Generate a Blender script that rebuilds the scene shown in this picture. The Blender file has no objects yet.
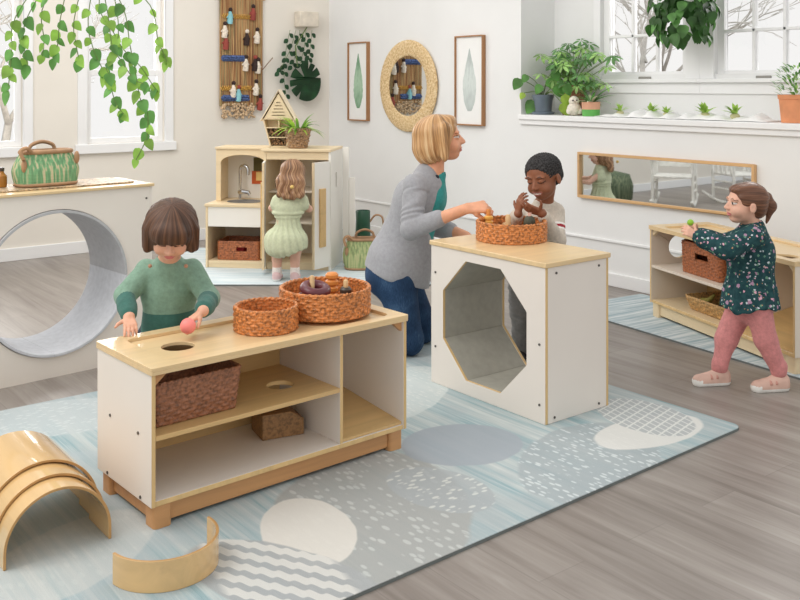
import bpy, bmesh, math, random
import numpy as np
from mathutils import Vector, Matrix, Euler, Quaternion
from mathutils.geometry import tessellate_polygon
random.seed(7)
rng = np.random.RandomState(5)
PI = math.pi
S = bpy.context.scene
COL = S.collection

# ------------------------------------------------------------- camera frame
CAM_H, FPX, HY = 1.30, 940.0, 85.0
ANG = math.atan(735 / 940.0)
CF = Vector((math.sin(ANG), math.cos(ANG), 0)); CR = Vector((math.cos(ANG), -math.sin(ANG), 0)); CU = Vector((0, 0, 1))
C0 = Vector((0, 0, CAM_H))
def ray(px, py): return CF + CR * ((px - 400) / FPX) - CU * ((py - HY) / FPX)
def atz(px, py, z=0.0):
    d = ray(px, py); return C0 + d * ((z - CAM_H) / d.z)
def atx(px, py, X):
    d = ray(px, py); return C0 + d * (X / d.x)
def aty(px, py, Y):
    d = ray(px, py); return C0 + d * (Y / d.y)
def atd(px, py, D): return C0 + ray(px, py) * D
def depth(p): return (Vector(p) - C0).dot(CF)

# ------------------------------------------------------------- materials
def lin(c):
    f = lambda v: v / 12.92 if v <= 0.04045 else ((v + 0.055) / 1.055) ** 2.4
    return tuple(f(v / 255.0) for v in c)
def rgba(c): return (*lin(c), 1.0)
class NT:
    def __init__(s, name):
        s.m = bpy.data.materials.new(name); s.m.use_nodes = True
        s.t = s.m.node_tree; s.t.nodes.clear()
        s.out = s.n('ShaderNodeOutputMaterial'); s.b = s.n('ShaderNodeBsdfPrincipled')
        s.l(s.b.outputs[0], s.out.inputs[0])
        s._tc = None
    def n(s, typ, **kw):
        nd = s.t.nodes.new(typ)
        for k, v in kw.items(): setattr(nd, k, v)
        return nd
    def l(s, a, b): s.t.links.new(a, b)
    def tc(s, which='Object'):
        if s._tc is None: s._tc = s.n('ShaderNodeTexCoord')
        return s._tc.outputs[which]
    def mapping(s, scale=(1, 1, 1), rot=(0, 0, 0), loc=(0, 0, 0), src=None):
        mp = s.n('ShaderNodeMapping'); s.l(src or s.tc(), mp.inputs[0])
        mp.inputs['Scale'].default_value = scale; mp.inputs['Rotation'].default_value = rot; mp.inputs['Location'].default_value = loc
        return mp.outputs[0]
    def noise(s, vec, scale=5, detail=3, rough=.5, dist=0, out=0):
        q = s.n('ShaderNodeTexNoise'); s.l(vec, q.inputs['Vector'])
        q.inputs['Scale'].default_value = scale; q.inputs['Detail'].default_value = detail
        q.inputs['Roughness'].default_value = rough; q.inputs['Distortion'].default_value = dist
        return q.outputs[out]
    def voro(s, vec, scale=5, feature='F1', out='Distance', rand=1.0):
        q = s.n('ShaderNodeTexVoronoi', feature=feature); s.l(vec, q.inputs['Vector'])
        q.inputs['Scale'].default_value = scale; q.inputs['Randomness'].default_value = rand
        return q.outputs[out]
    def ramp(s, fac, stops, interp='LINEAR'):
        r = s.n('ShaderNodeValToRGB'); s.l(fac, r.inputs[0]); cr = r.color_ramp; cr.interpolation = interp
        while len(cr.elements) < len(stops): cr.elements.new(0.5)
        for e, (p, c) in zip(cr.elements, stops):
            e.position = p; e.color = rgba(c) if max(c) > 1.001 else (*c, 1)
        return r.outputs[0]
    def mix(s, fac, a, b, mode='MIX'):
        m = s.n('ShaderNodeMix', data_type='RGBA', blend_type=mode)
        for i, v in ((0, fac), (6, a), (7, b)):
            if hasattr(v, 'is_linked'): s.l(v, m.inputs[i])
            elif i == 0: m.inputs[0].default_value = v
            else: m.inputs[i].default_value = rgba(v)
        return m.outputs[2]
    def math(s, op, a, b=0.0, c=0.0):
        m = s.n('ShaderNodeMath', operation=op)
        for i, v in enumerate((a, b, c)):
            if hasattr(v, 'is_linked'): s.l(v, m.inputs[i])
            else: m.inputs[i].default_value = v
        return m.outputs[0]
    def sep(s, vec):
        q = s.n('ShaderNodeSeparateXYZ'); s.l(vec, q.inputs[0]); return q.outputs
    def color(s, c):
        if hasattr(c, 'is_linked'): s.l(c, s.b.inputs['Base Color'])
        else: s.b.inputs['Base Color'].default_value = rgba(c)
        return s
    def set(s, **kw):
        names = dict(rough='Roughness', metal='Metallic', spec='Specular IOR Level', coat='Coat Weight', sheen='Sheen Weight', trans='Transmission Weight', sss='Subsurface Weight', ior='IOR', alpha='Alpha', estr='Emission Strength')
        for k, v in kw.items(): s.b.inputs[names[k]].default_value = v
        return s
    def bump(s, h, strength=.3, dist=.003):
        b = s.n('ShaderNodeBump'); s.l(h, b.inputs['Height'])
        b.inputs['Strength'].default_value = strength; b.inputs['Distance'].default_value = dist
        s.l(b.outputs[0], s.b.inputs['Normal']); return s
MATS = {}
def plain(name, c, rough=.6, var=.06, scale=12, **kw):
    if name in MATS: return MATS[name]
    t = NT(name)
    a = tuple(max(0, v * (1 - var)) for v in c); b = tuple(min(255, v * (1 + var)) for v in c)
    t.color(t.ramp(t.noise(t.tc(), scale, 3), [(.3, a), (.7, b)])).set(rough=rough, **kw)
    MATS[name] = t.m; return t.m
def wood(name, c, axis=0, var=.10, rough=.38, scale=1.0, coat=0.0, spec=.5):
    if name in MATS: return MATS[name]
    t = NT(name)
    sc = [26, 26, 26]; sc[axis] = 1.6
    v = t.mapping(tuple(q * scale for q in sc))
    f = t.noise(v, 1.0, 5, .6, .6)
    a = tuple(q * (1 - var) for q in c); b = tuple(min(255, q * (1 + var * .6)) for q in c)
    f2 = t.noise(t.mapping(tuple(q * .25 * scale for q in sc)), 1.0, 2)
    fm = t.math('ADD', t.math('MULTIPLY', f, .65), t.math('MULTIPLY', f2, .35))
    t.color(t.ramp(fm, [(.3, a), (.5, c), (.7, b)])).set(rough=rough, coat=coat, spec=spec)
    t.bump(f, .08, .001)
    MATS[name] = t.m; return t.m

# ------------------------------------------------------------- mesh builder
class MB:
    def __init__(s): s.v = []; s.f = []; s.m = []; s.mi = 0
    def add(s, vs, fs):
        o = len(s.v); s.v += [tuple(v) for v in vs]
        for f in fs: s.f.append(tuple(i + o for i in f)); s.m.append(s.mi)
        return s
    def box(s, x0, x1, y0, y1, z0, z1, M=None):
        vs = [(x, y, z) for z in (z0, z1) for y in (y0, y1) for x in (x0, x1)]
        if M: vs = [M @ Vector(v) for v in vs]
        return s.add(vs, [(0, 2, 3, 1), (4, 5, 7, 6), (0, 1, 5, 4), (2, 6, 7, 3), (0, 4, 6, 2), (1, 3, 7, 5)])
    def tube(s, pts, r, n=10, closed=False, caps=True, flat=1.0):
        pts = [Vector(p) for p in pts]; N = len(pts)
        rs = r if isinstance(r, (list, tuple)) else [r] * N
        vs = []; prev = None
        for i, p in enumerate(pts):
            if closed: t = pts[(i + 1) % N] - pts[i - 1]
            else: t = pts[min(i + 1, N - 1)] - pts[max(i - 1, 0)]
            if t.length < 1e-9: t = Vector((0, 0, 1))
            t.normalize()
            if prev is None:
                a = Vector((0, 0, 1)) if abs(t.z) < .9 else Vector((1, 0, 0))
                u = t.cross(a).normalized()
            else:
                u = prev - t * prev.dot(t); u.normalize()
            prev = u; w = t.cross(u)
            for k in range(n):
                an = 2 * PI * k / n
                vs.append(p + (u * math.cos(an) + w * math.sin(an) * flat) * rs[i])
        fs = []
        for i in range(N if closed else N - 1):
            j = (i + 1) % N
            for k in range(n):
                k2 = (k + 1) % n
                fs.append((i * n + k, i * n + k2, j * n + k2, j * n + k))
        if caps and not closed:
            fs.append(tuple(range(n - 1, -1, -1))); fs.append(tuple((N - 1) * n + k for k in range(n)))
        return s.add(vs, fs)
    def cyl(s, p0, p1, r0, r1=None, n=20): return s.tube([p0, p1], [r0, r0 if r1 is None else r1], n)
    def lathe(s, prof, n=32, c=(0, 0, 0), M=None, sx=1, sy=1):
        vs = []; N = len(prof)
        for r, z in prof:
            for k in range(n):
                a = 2 * PI * k / n
                v = Vector((c[0] + sx * r * math.cos(a), c[1] + sy * r * math.sin(a), c[2] + z))
                vs.append(M @ v if M else v)
        fs = []
        for i in range(N - 1):
            for k in range(n):
                k2 = (k + 1) % n
                fs.append((i * n + k, i * n + k2, (i + 1) * n + k2, (i + 1) * n + k))
        if prof[0][0] > 1e-6: fs.append(tuple(range(n - 1, -1, -1)))
        if prof[-1][0] > 1e-6: fs.append(tuple((N - 1) * n + k for k in range(n)))
        return s.add(vs, fs)
    def ball(s, c, r, n=20, sc=(1, 1, 1)):
        m = n // 2; prof = [(max(1e-7, math.sin(PI * i / m)), -math.cos(PI * i / m)) for i in range(m + 1)]
        M = Matrix.Translation(Vector(c)) @ Matrix.Diagonal((r * sc[0], r * sc[1], r * sc[2], 1))
        return s.lathe(prof, n, M=M)
    def plate(s, outer, holes, f0, f1):
        """2-D outline with holes; f0/f1 map (a,b) to the two 3-D faces."""
        loops = [list(outer)] + [list(h) for h in holes]
        flat = [p for L in loops for p in L]
        tris = tessellate_polygon([[Vector((p[0], p[1], 0)) for p in L] for L in loops])
        n = len(flat)
        vs = [f0(*p) for p in flat] + [f1(*p) for p in flat]
        fs = [tuple(t) for t in tris] + [tuple(n + i for i in reversed(t)) for t in tris]
        o = 0
        for L in loops:
            m = len(L)
            for i in range(m):
                j = (i + 1) % m; fs.append((o + i, o + j, n + o + j, n + o + i))
            o += m
        return s.add(vs, fs)
    def plate_z(s, outer, holes, z0, z1): return s.plate(outer, holes, lambda a, b: (a, b, z0), lambda a, b: (a, b, z1))
    def plate_y(s, outer, holes, y0, y1): return s.plate(outer, holes, lambda a, b: (a, y0, b), lambda a, b: (a, y1, b))
    def plate_x(s, outer, holes, x0, x1): return s.plate(outer, holes, lambda a, b: (x0, a, b), lambda a, b: (x1, a, b))
    def build(s, name, mats, parent=None, smooth=35, bevel=0, seg=2, fix=True, loc=None, rot=None):
        me = bpy.data.meshes.new(name); me.from_pydata([tuple(v) for v in s.v], [], s.f)
        mats = mats if isinstance(mats, (list, tuple)) else [mats]
        for m in mats: me.materials.append(m)
        if len(mats) > 1: me.polygons.foreach_set('material_index', s.m)
        if fix:
            bm = bmesh.new(); bm.from_mesh(me); bmesh.ops.remove_doubles(bm, verts=bm.verts, dist=1e-6)
            bmesh.ops.recalc_face_normals(bm, faces=bm.faces); bm.to_mesh(me); bm.free()
        if smooth:
            me.polygons.foreach_set('use_smooth', [True] * len(me.polygons))
            if smooth < 180: me.set_sharp_from_angle(angle=math.radians(smooth))
        o = bpy.data.objects.new(name, me); COL.objects.link(o)
        if parent: o.parent = parent
        if loc is not None: o.location = loc
        if rot is not None: o.rotation_euler = rot
        if bevel:
            b = o.modifiers.new('bevel', 'BEVEL'); b.width = bevel; b.segments = seg; b.limit_method = 'ANGLE'; b.angle_limit = math.radians(40); b.harden_normals = False
        return o
def rect(x0, x1, y0, y1): return [(x0, y0), (x1, y0), (x1, y1), (x0, y1)]
def rrect(x0, x1, y0, y1, r, n=6):
    out = []
    for cx, cy, a0 in ((x1 - r, y0 + r, -PI / 2), (x1 - r, y1 - r, 0), (x0 + r, y1 - r, PI / 2), (x0 + r, y0 + r, PI)):
        for i in range(n + 1):
            a = a0 + PI / 2 * i / n; out.append((cx + r * math.cos(a), cy + r * math.sin(a)))
    return out
def circ(cx, cy, rx, ry=None, n=32, a0=0):
    ry = rx if ry is None else ry
    return [(cx + rx * math.cos(a0 + 2 * PI * i / n), cy + ry * math.sin(a0 + 2 * PI * i / n)) for i in range(n)]
def tag(o, label, cat, group=None, kind=None):
    o['label'] = label; o['category'] = cat
    if group: o['group'] = group
    if kind: o['kind'] = kind
    return o
def thing(name, label, cat, loc=(0, 0, 0), rz=0.0, group=None):
    o = bpy.data.objects.new(name, None); COL.objects.link(o); o.empty_display_size = .1
    o.location = loc; o.rotation_euler = (0, 0, rz)
    return tag(o, label, cat, group)
def struct(name, mb, mat, label=None, **kw):
    o = mb.build(name, mat, **kw); o['kind'] = 'structure'
    if label: o['label'] = label
    return o
def copy_tree(o, parent=None):
    c = o.copy(); COL.objects.link(c)
    if parent: c.parent = parent
    for ch in list(o.children): copy_tree(ch, c)
    return c

# ------------------------------------------------------------- woven basket
def rr_path(w, d, r, n):
    """n points (x,y,nx,ny) evenly spaced along a rounded rectangle; r>=half -> ellipse-like stadium/circle"""
    r = min(r, w / 2, d / 2); a = w - 2 * r; b = d - 2 * r
    segs = [('l', a), ('a', PI * r / 2), ('l', b), ('a', PI * r / 2)] * 2
    L = sum(q[1] for q in segs); pts = []
    corners = [(w / 2 - r, -d / 2 + r, -PI / 2), (w / 2 - r, d / 2 - r, 0), (-w / 2 + r, d / 2 - r, PI / 2), (-w / 2 + r, -d / 2 + r, PI)]
    lines = [((-w / 2 + r, -d / 2), (1, 0), (0, -1)), ((w / 2, -d / 2 + r), (0, 1), (1, 0)), ((w / 2 - r, d / 2), (-1, 0), (0, 1)), ((-w / 2, d / 2 - r), (0, -1), (-1, 0))]
    for i in range(n):
        s = L * i / n; k = 0
        while s > segs[k][1] and k < 7: s -= segs[k][1]; k += 1
        if k % 2 == 0:
            p, t, nn = lines[k // 2]; pts.append((p[0] + t[0] * s, p[1] + t[1] * s, nn[0], nn[1]))
        else:
            cx, cy, a0 = corners[k // 2]; an = a0 + (s / r if r > 0 else 0)
            pts.append((cx + r * math.cos(an), cy + r * math.sin(an), math.cos(an), math.sin(an)))
    return pts, L
def woven(w, d, h, r, rows, bumps, amp=.003, taper=0.0, th=.008, slots=(), rim=.006, sub=4, vsub=4, twill=1.0):
    """wall (outer, inner) + floor + rim as one MB; slots: list of (u0,u1,z0,z1) openings, u = fraction of the perimeter"""
    n = bumps * sub; m = rows * vsub
    P, L = rr_path(w, d, r, n); mb = MB()
    outer = []; inner = []
    for j in range(m + 1):
        z = h * j / m; t = taper * (z / h - 1)
        rowi = j / vsub
        prof = abs(math.sin(PI * rowi))
        for i in range(n):
            x, y, nx, ny = P[i]
            ph = 2 * PI * i / sub / 2 + PI * twill * math.floor(min(rowi, rows - .01))
            e = amp * (prof * (.45 + .55 * math.sin(ph)))
            outer.append((x + nx * (e + t), y + ny * (e + t), z))
            inner.append((x - nx * (th + e * .5 - t), y - ny * (th + e * .5 - t), z + .003))
    def hole(i, j):
        u = (i + .5) / n; z = h * (j + .5) / m
        return any(a <= u <= b and c <= z <= e for a, b, c, e in slots)
    fs = []; N = len(outer)
    for j in range(m):
        for i in range(n):
            if hole(i, j): continue
            i2 = (i + 1) % n
            fs.append((j * n + i, j * n + i2, (j + 1) * n + i2, (j + 1) * n + i))
            fs.append((N + j * n + i, N + (j + 1) * n + i, N + (j + 1) * n + i2, N + j * n + i2))
    fs.append(tuple(i for i in range(n - 1, -1, -1))); fs.append(tuple(N + i for i in range(n)))
    for i in range(n):
        i2 = (i + 1) % n
        fs.append((m * n + i, m * n + i2, N + m * n + i2, N + m * n + i))
    mb.add(outer + inner, fs)
    # braided rim: two twisted strands
    for q in range(2):
        pts = []
        P2, _ = rr_path(w - th, d - th, max(r - th / 2, .001), bumps * 2)
        for i, (x, y, nx, ny) in enumerate(P2):
            a = PI * i / 2 + q * PI
            pts.append((x + nx * rim * .45 * math.cos(a), y + ny * rim * .45 * math.cos(a), h + rim * .3 + rim * .4 * math.sin(a)))
        mb.tube(pts, rim * .75, 6, closed=True)
    return mb
def wicker_mat(name, c, var=.35, rough=.5):
    if name in MATS: return MATS[name]
    t = NT(name); d = tuple(v * (1 - var) for v in c); b = tuple(min(255, v * (1 + var * .55)) for v in c)
    t.color(t.ramp(t.noise(t.tc(), 95, 2, .6), [(.32, d), (.5, c), (.68, b)])).set(rough=rough)
    MATS[name] = t.m; return t.m
# ============================================================= camera, light
cam = bpy.data.cameras.new('camera'); cam.sensor_width = 36; cam.lens = 36 * FPX / 800.0
cam.shift_y = -(300 - HY) / 800.0; cam.clip_start = .05
co = bpy.data.objects.new('camera', cam); COL.objects.link(co)
co.location = C0; co.rotation_euler = (PI / 2, 0, -ANG); S.camera = co
S.view_settings.view_transform = 'Standard'; S.view_settings.look = 'None'; S.view_settings.exposure = 0.0; S.view_settings.gamma = 1
w = bpy.data.worlds.new('daylight'); S.world = w; w.use_nodes = True
bg = w.node_tree.nodes['Background']; bg.inputs[0].default_value = (1, .99, .975, 1); bg.inputs[1].default_value = 0.93
def area(name, loc, target, size, power, col=(1, 1, 1), sy=None):
    l = bpy.data.lights.new(name, 'AREA'); l.energy = power; l.size = size; l.color = col
    if sy: l.shape = 'RECTANGLE'; l.size_y = sy
    o = bpy.data.objects.new(name, l); COL.objects.link(o); o.location = loc
    o.rotation_euler = (Vector(target) - Vector(loc)).to_track_quat('-Z', 'Y').to_euler(); return o
area('upper_left_fill', (-.6, 3.4, 3.6), (2.6, 3.4, .3), 2.2, 78, (1, .97, .93))  # added area light standing in for light from the upper left
area('window_daylight', (2.35, 8.3, 2.1), (2.0, 4.2, .3), 2.2, 120, (1, .99, .97), 1.7)
area('niche_daylight', (6.4, 3.5, 2.5), (4.7, 3.5, 1.0), 1.6, 45, (1, .99, .97), 1.4)
area('rear_fill', (2.2, 5.4, 3.2), (2.6, 5.6, 0), 1.6, 26, (1, .98, .95))  # added fill light over the rear; no lamp hangs there

# ============================================================= room shell
XR, YB, XN = 4.83, 7.24, 5.18          # right wall, back wall, window niche wall
WHITE = plain('white_wall_paint', (234, 234, 233), .8, .008, 3)
CREAM = plain('cream_wall_paint', (233, 227, 217), .8, .008, 3)
TRIM = plain('white_trim_paint', (240, 240, 240), .45, .006, 4)
# floor: grey oak planks running parallel to the right wall
t = NT('grey_oak_planks')
sp = t.sep(t.tc())
br = t.n('ShaderNodeTexBrick'); mp = t.mapping((1, 1, 1), (0, 0, PI / 2)); t.l(mp, br.inputs['Vector'])
br.offset = .37; br.inputs['Scale'].default_value = 1.0; br.inputs['Brick Width'].default_value = 1.25; br.inputs['Row Height'].default_value = .18
br.inputs['Mortar Size'].default_value = .0022; br.inputs['Mortar Smooth'].default_value = .3
br.inputs['Color1'].default_value = (.15, .15, .15, 1); br.inputs['Color2'].default_value = (.85, .85, .85, 1); br.inputs['Mortar'].default_value = (.4, .4, .4, 1)
g1 = t.noise(t.mapping((16, 1.1, 1)), 1, 6, .62, .8); g2 = t.noise(t.mapping((3.2, .7, 1)), 1, 3, .5, .5); g3 = t.noise(t.mapping((60, 3, 1)), 1, 4, .6)
fac = t.math('ADD', t.math('MULTIPLY', g1, .5), t.math('ADD', t.math('MULTIPLY', g2, .3), t.math('ADD', t.math('MULTIPLY', br.outputs['Color'], .10), t.math('MULTIPLY', g3, .14))))
colr = t.ramp(fac, [(.33, (102, 93, 86)), (.48, (133, 124, 117)), (.60, (152, 144, 137)), (.75, (172, 166, 160))])
colr = t.mix(t.math('MULTIPLY', br.outputs['Fac'], .25), colr, (105, 98, 92))
t.color(colr).set(rough=.34, spec=.45); t.bump(fac, .1, .002)
struct('floor', MB().box(-3.4, 9, -1.5, 10, -.08, 0), t.m, smooth=0)
# back wall with two windows
WIN = [(2.575, 3.215), (1.46, 2.095)]
WZ0, WZ1 = .84, 2.25
struct('wall_back', MB().plate_y(rect(-3.4, XR + .5, 0, 2.75), [rect(a, b, WZ0, WZ1) for a, b in WIN], YB, YB + .14), CREAM, smooth=0)
struct('wall_right', MB().plate_x([(4.77, 1.02), (4.77, 2.75), (YB, 2.75), (YB, 0), (-1.5, 0), (-1.5, 1.02)], [], XR, XR + .12), WHITE, smooth=0)
NW = [(3.625, 4.325), (2.72, 3.42)]
NZ0, NZ1 = 1.37, 2.45
struct('wall_niche', MB().plate_x(rect(-1.5, 4.77, .9, 2.75), [rect(a, b, NZ0, NZ1) for a, b in NW], XN, XN + .14), WHITE, smooth=0)
struct('wall_niche_side', MB().box(XR + .12, XN + .14, 4.77, 4.89, .9, 2.75), WHITE, smooth=0)
struct('trim_ledge', MB().box(XR - .035, XN, -1.5, 4.77, 1.055, 1.09).box(XR - .02, XR, -1.5, 4.77, 1.02, 1.055), TRIM, bevel=.004, smooth=0)
struct('trim_rail', MB().box(XR - .014, XR, -1.5, YB, .282, .298), TRIM, bevel=.003, smooth=0)
struct('baseboard_right', MB().box(XR - .016, XR, -1.5, YB, 0, .085), TRIM, bevel=.004, smooth=0)
struct('baseboard_back', MB().box(-3.4, XR - .016, YB - .016, YB, 0, .095), TRIM, bevel=.004, smooth=0)
t = NT('window_glass'); t.t.nodes.remove(t.b)
gl = t.n('ShaderNodeBsdfGlossy'); gl.inputs['Roughness'].default_value = .02
tr = t.n('ShaderNodeBsdfTransparent'); fr = t.n('ShaderNodeFresnel'); fr.inputs[0].default_value = 1.3
mx = t.n('ShaderNodeMixShader'); t.l(fr.outputs[0], mx.inputs[0]); t.l(tr.outputs[0], mx.inputs[1]); t.l(gl.outputs[0], mx.inputs[2]); t.l(mx.outputs[0], t.out.inputs[0])
GLASS = t.m
def frame_bars(mb, a0, a1, z0, z1, wd, d0, d1, axis, vs=(), hs=(), bw=.018):
    """rectangular frame in a wall plane; axis 'x' = wall of constant x"""
    def bx(p0, p1, q0, q1):
        if axis == 'x': mb.box(d0, d1, p0, p1, q0, q1)
        else: mb.box(p0, p1, d0, d1, q0, q1)
    bx(a0, a0 + wd, z0, z1); bx(a1 - wd, a1, z0, z1); bx(a0 + wd, a1 - wd, z0, z0 + wd); bx(a0 + wd, a1 - wd, z1 - wd, z1)
    for v in vs: bx(v - bw / 2, v + bw / 2, z0 + wd, z1 - wd)
    for h in hs: bx(a0 + wd, a1 - wd, h - bw / 2, h + bw / 2)
# back-wall windows: casing, sash, pane
for i, (a, b) in enumerate(WIN):
    mb = MB()
    c = .072
    mb.box(a - c, a, YB - .022, YB, WZ0 - c, WZ1 + c).box(b, b + c, YB - .022, YB, WZ0 - c, WZ1 + c).box(a, b, YB - .022, YB, WZ1, WZ1 + c).box(a - .02 - c, b + .02 + c, YB - .035, YB, WZ0 - c, WZ0)
    wo = struct('window_%d' % (i + 1), mb, TRIM, 'white casing of the %s sash window in the cream back wall' % ('right' if i == 0 else 'left'), bevel=.004, smooth=0)
    mb = MB(); frame_bars(mb, a, b, WZ0, 1.42, .045, YB + .03, YB + .065, 'y'); mb.build('lower_sash', TRIM, wo, bevel=.003, smooth=0)
    mb = MB(); frame_bars(mb, a, b, 1.38, WZ1, .045, YB + .066, YB + .10, 'y'); mb.build('upper_sash', TRIM, wo, bevel=.003, smooth=0)
    MB().box(a + .04, b - .04, YB + .045, YB + .049, WZ0 + .04, 1.38).box(a + .04, b - .04, YB + .081, YB + .085, 1.42, WZ1 - .04).build('pane', GLASS, wo, smooth=0)
# niche windows with glazing bars
LAT = plain('window_latch_metal', (150, 148, 142), .35, .05, metal=.6)
for i, (a, b) in enumerate(NW):
    mb = MB(); c = .06
    cl = .028 if i == 1 else c
    mb.box(XN - .02, XN, b, b + (c if i == 0 else .1025), NZ0 - .03, NZ1 + c).box(XN - .02, XN, a - (c if i == 1 else .1025), a, NZ0 - .03, NZ1 + c).box(XN - .02, XN, a, b, NZ1, NZ1 + c)
    mb.box(XN - .05, XN, a - (.1025 if i == 0 else .2), b + (.09 if i == 0 else .1025), NZ0 - .055, NZ0 - .03).box(XN - .018, XN, a - (.1025 if i == 0 else .2), b + (.07 if i == 0 else .1025), NZ0 - .125, NZ0 - .055)
    wo = struct('window_%d' % (i + 3), mb, TRIM, bevel=.003, smooth=0)
    mb = MB(); sp_ = (b - a)
    frame_bars(mb, a, b, NZ0 - .03, NZ1, .05, XN + .02, XN + .06, 'x', [a + .05 + (sp_ - .1) * k / 3 for k in (1, 2)], [1.635, 2.02], .02)
    mb.build('sash', TRIM, wo, bevel=.003, smooth=0)
    MB().box(XN + .038, XN + .042, a + .04, b - .04, NZ0 + .01, NZ1 - .04).build('pane', GLASS, wo, smooth=0)
    yl = (3.956, 3.09)[i]
    MB().box(XN - .008, XN + .02, yl - .05, yl + .05, 1.332, 1.356).build('latch', LAT, wo, bevel=.004)

# ============================================================= rugs
t = NT('leaf_print_rug'); P3 = t.sep(t.tc('Object')); X_, Y_ = P3[0], P3[1]
RUGC = Vector((1.9, 2.95, 0))
A = lambda a, b: t.math('ADD', a, b)
Mu = lambda a, b: t.math('MULTIPLY', a, b)
def step(v, e, soft=.06):    # 1 where v<e
    r = t.n('ShaderNodeMapRange'); t.l(v, r.inputs[0]); r.inputs[1].default_value = e - soft; r.inputs[2].default_value = e + soft
    r.inputs[3].default_value = 1; r.inputs[4].default_value = 0; return r.outputs[0]
wob = t.noise(t.mapping((9, 9, 1)), 1, 3)
def ell(c, e1, e2):
    """(u,v,r2) of an ellipse given its centre and the ends of two half axes (world floor points)"""
    c = c - RUGC; M = Matrix(((e1.x - RUGC.x - c.x, e2.x - RUGC.x - c.x), (e1.y - RUGC.y - c.y, e2.y - RUGC.y - c.y))).inverted()
    dx, dy = A(X_, -c.x), A(Y_, -c.y)
    u = A(Mu(dx, M[0][0]), Mu(dy, M[0][1])); v = A(Mu(dx, M[1][0]), Mu(dy, M[1][1]))
    r = A(A(Mu(u, u), Mu(v, v)), Mu(A(wob, -.5), .22))
    return u, v, r
s1 = t.noise(t.mapping((34, 1.3, 1)), 1, 4, .65, .5); s2 = t.noise(t.mapping((9, .8, 1)), 1, 3, .55); s3 = t.noise(t.mapping((90, 2.0, 1)), 1, 3, .6)
col = t.ramp(A(Mu(s1, .6), Mu(s2, .4)), [(.34, (130, 160, 166)), (.45, (162, 181, 185)), (.54, (182, 192, 192)), (.66, (204, 208, 205))])
col = t.mix(Mu(step(s3, .40, .05), .45), col, (208, 215, 213))
big = t.noise(t.mapping((1.6, 1.6, 1)), 1, 3, .6)
col = t.mix(Mu(step(big, .48, .06), .6), col, (166, 175, 178))
def dashes(sx, sy, th=.52, rot=.3):
    v = t.mapping((sx, sy, 1), (0, 0, rot)); q = t.voro(v, 1, 'F1', 'Distance', .65); n_ = t.noise(v, .6, 2)
    return Mu(step(q, th * .62, .05), step(n_, .62, .05))
grey = (162, 165, 166); taupe = (168, 168, 165); cream = (216, 212, 204)
def patch(c, e1, e2, base, pat=None, pcol=cream, amt=.9, fade=1.0, soft=.05):
    global col
    u, v, r = ell(atz(*c), atz(*e1), atz(*e2))
    m = step(r, 1.0, soft)
    inner = t.mix(pat(u, v), base, pcol) if pat else base
    if not pat: inner = t.mix(Mu(s3, .25), base, tuple(min(255, q * 1.1) for q in base))
    col = t.mix(Mu(m, amt), col, inner)
d1 = dashes(44, 20, .56); d2 = dashes(26, 52, .56, 1.1); d3 = dashes(60, 24, .56, .1)
patch((370, 520), (462, 560), (420, 462), taupe, lambda u, v: Mu(d1, .7), (203, 205, 201), .85)
patch((308, 534), (352, 556), (330, 508), cream, soft=.04)
def chain(u, v):
    w_ = A(t.math('SINE', A(Mu(v, 17), Mu(u, 4))), Mu(t.math('SINE', A(Mu(u, 40), Mu(v, 3))), .45))
    return Mu(step(Mu(w_, -1), .15, .15), step(t.math('ABSOLUTE', u), .72, .05))
patch((283, 583), (385, 596), (258, 545), (166, 169, 170), chain, (210, 209, 204), .9)
patch((462, 447), (521, 453), (480, 428), (160, 167, 174), None, soft=.04)
patch((440, 492), (480, 515), (400, 500), (170, 175, 177), lambda u, v: Mu(d2, .8), (218, 220, 214), .8)
patch((590, 462), (650, 440), (560, 432), (164, 172, 175), lambda u, v: Mu(d3, .8), (216, 222, 222), .8)
patch((650, 434), (702, 424), (640, 420), (218, 217, 212), soft=.06)
def net(u, v):
    a = t.math('ABSOLUTE', t.math('SINE', A(Mu(u, 13), Mu(v, 9)))); b = t.math('ABSOLUTE', t.math('SINE', A(Mu(u, 13), Mu(v, -9))))
    return step(t.math('MINIMUM', a, b), .3, .1)
patch((645, 419), (694, 425), (634, 402), (178, 182, 183), net, (216, 218, 214), .92)
_save = atz
def patchw(c, rx, ry, rot, *rest, **kw):
    global atz
    c0 = _save(*c); pts = {c: c0, 'a': c0 + Vector((math.cos(rot), math.sin(rot), 0)) * rx, 'b': c0 + Vector((-math.sin(rot), math.cos(rot), 0)) * ry}
    atz = lambda *k: pts[k] if k in pts else pts[k[0]]
    patch(c, ('a',), ('b',), *rest, **kw); atz = _save
patchw((70, 560), .30, .17, .5, (196, 197, 193), lambda u, v: Mu(d1, .6), (210, 210, 204), .5)
patchw((60, 420), .42, .20, -.3, (188, 195, 196), lambda u, v: Mu(d2, .6), (212, 217, 216), .7)
patchw((110, 480), .16, .28, .2, (176, 186, 190), None, amt=.5)
patch((400, 395), (430, 410), (440, 372), (205, 212, 210), lambda u, v: Mu(d3, .7), (224, 226, 222), .7)
fz = t.noise(t.mapping((420, 420, 1)), 1, 2)
col = t.mix(.18, col, t.ramp(fz, [(.3, (120, 130, 132)), (.7, (250, 250, 248))]), 'SOFT_LIGHT')
t.color(col).set(rough=.95, spec=.1); t.bump(fz, .35, .004)
RUGM = t.m
EDGE = plain('shaded_rug_edge', (112, 118, 116), .9)  # rug sides darkened: edge shade put into the colour
e0, e1 = atz(736, 432), atz(609, 388)
re = Vector((3.19, 1.985, 0)); rot_r = math.radians(-1.6)
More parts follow.
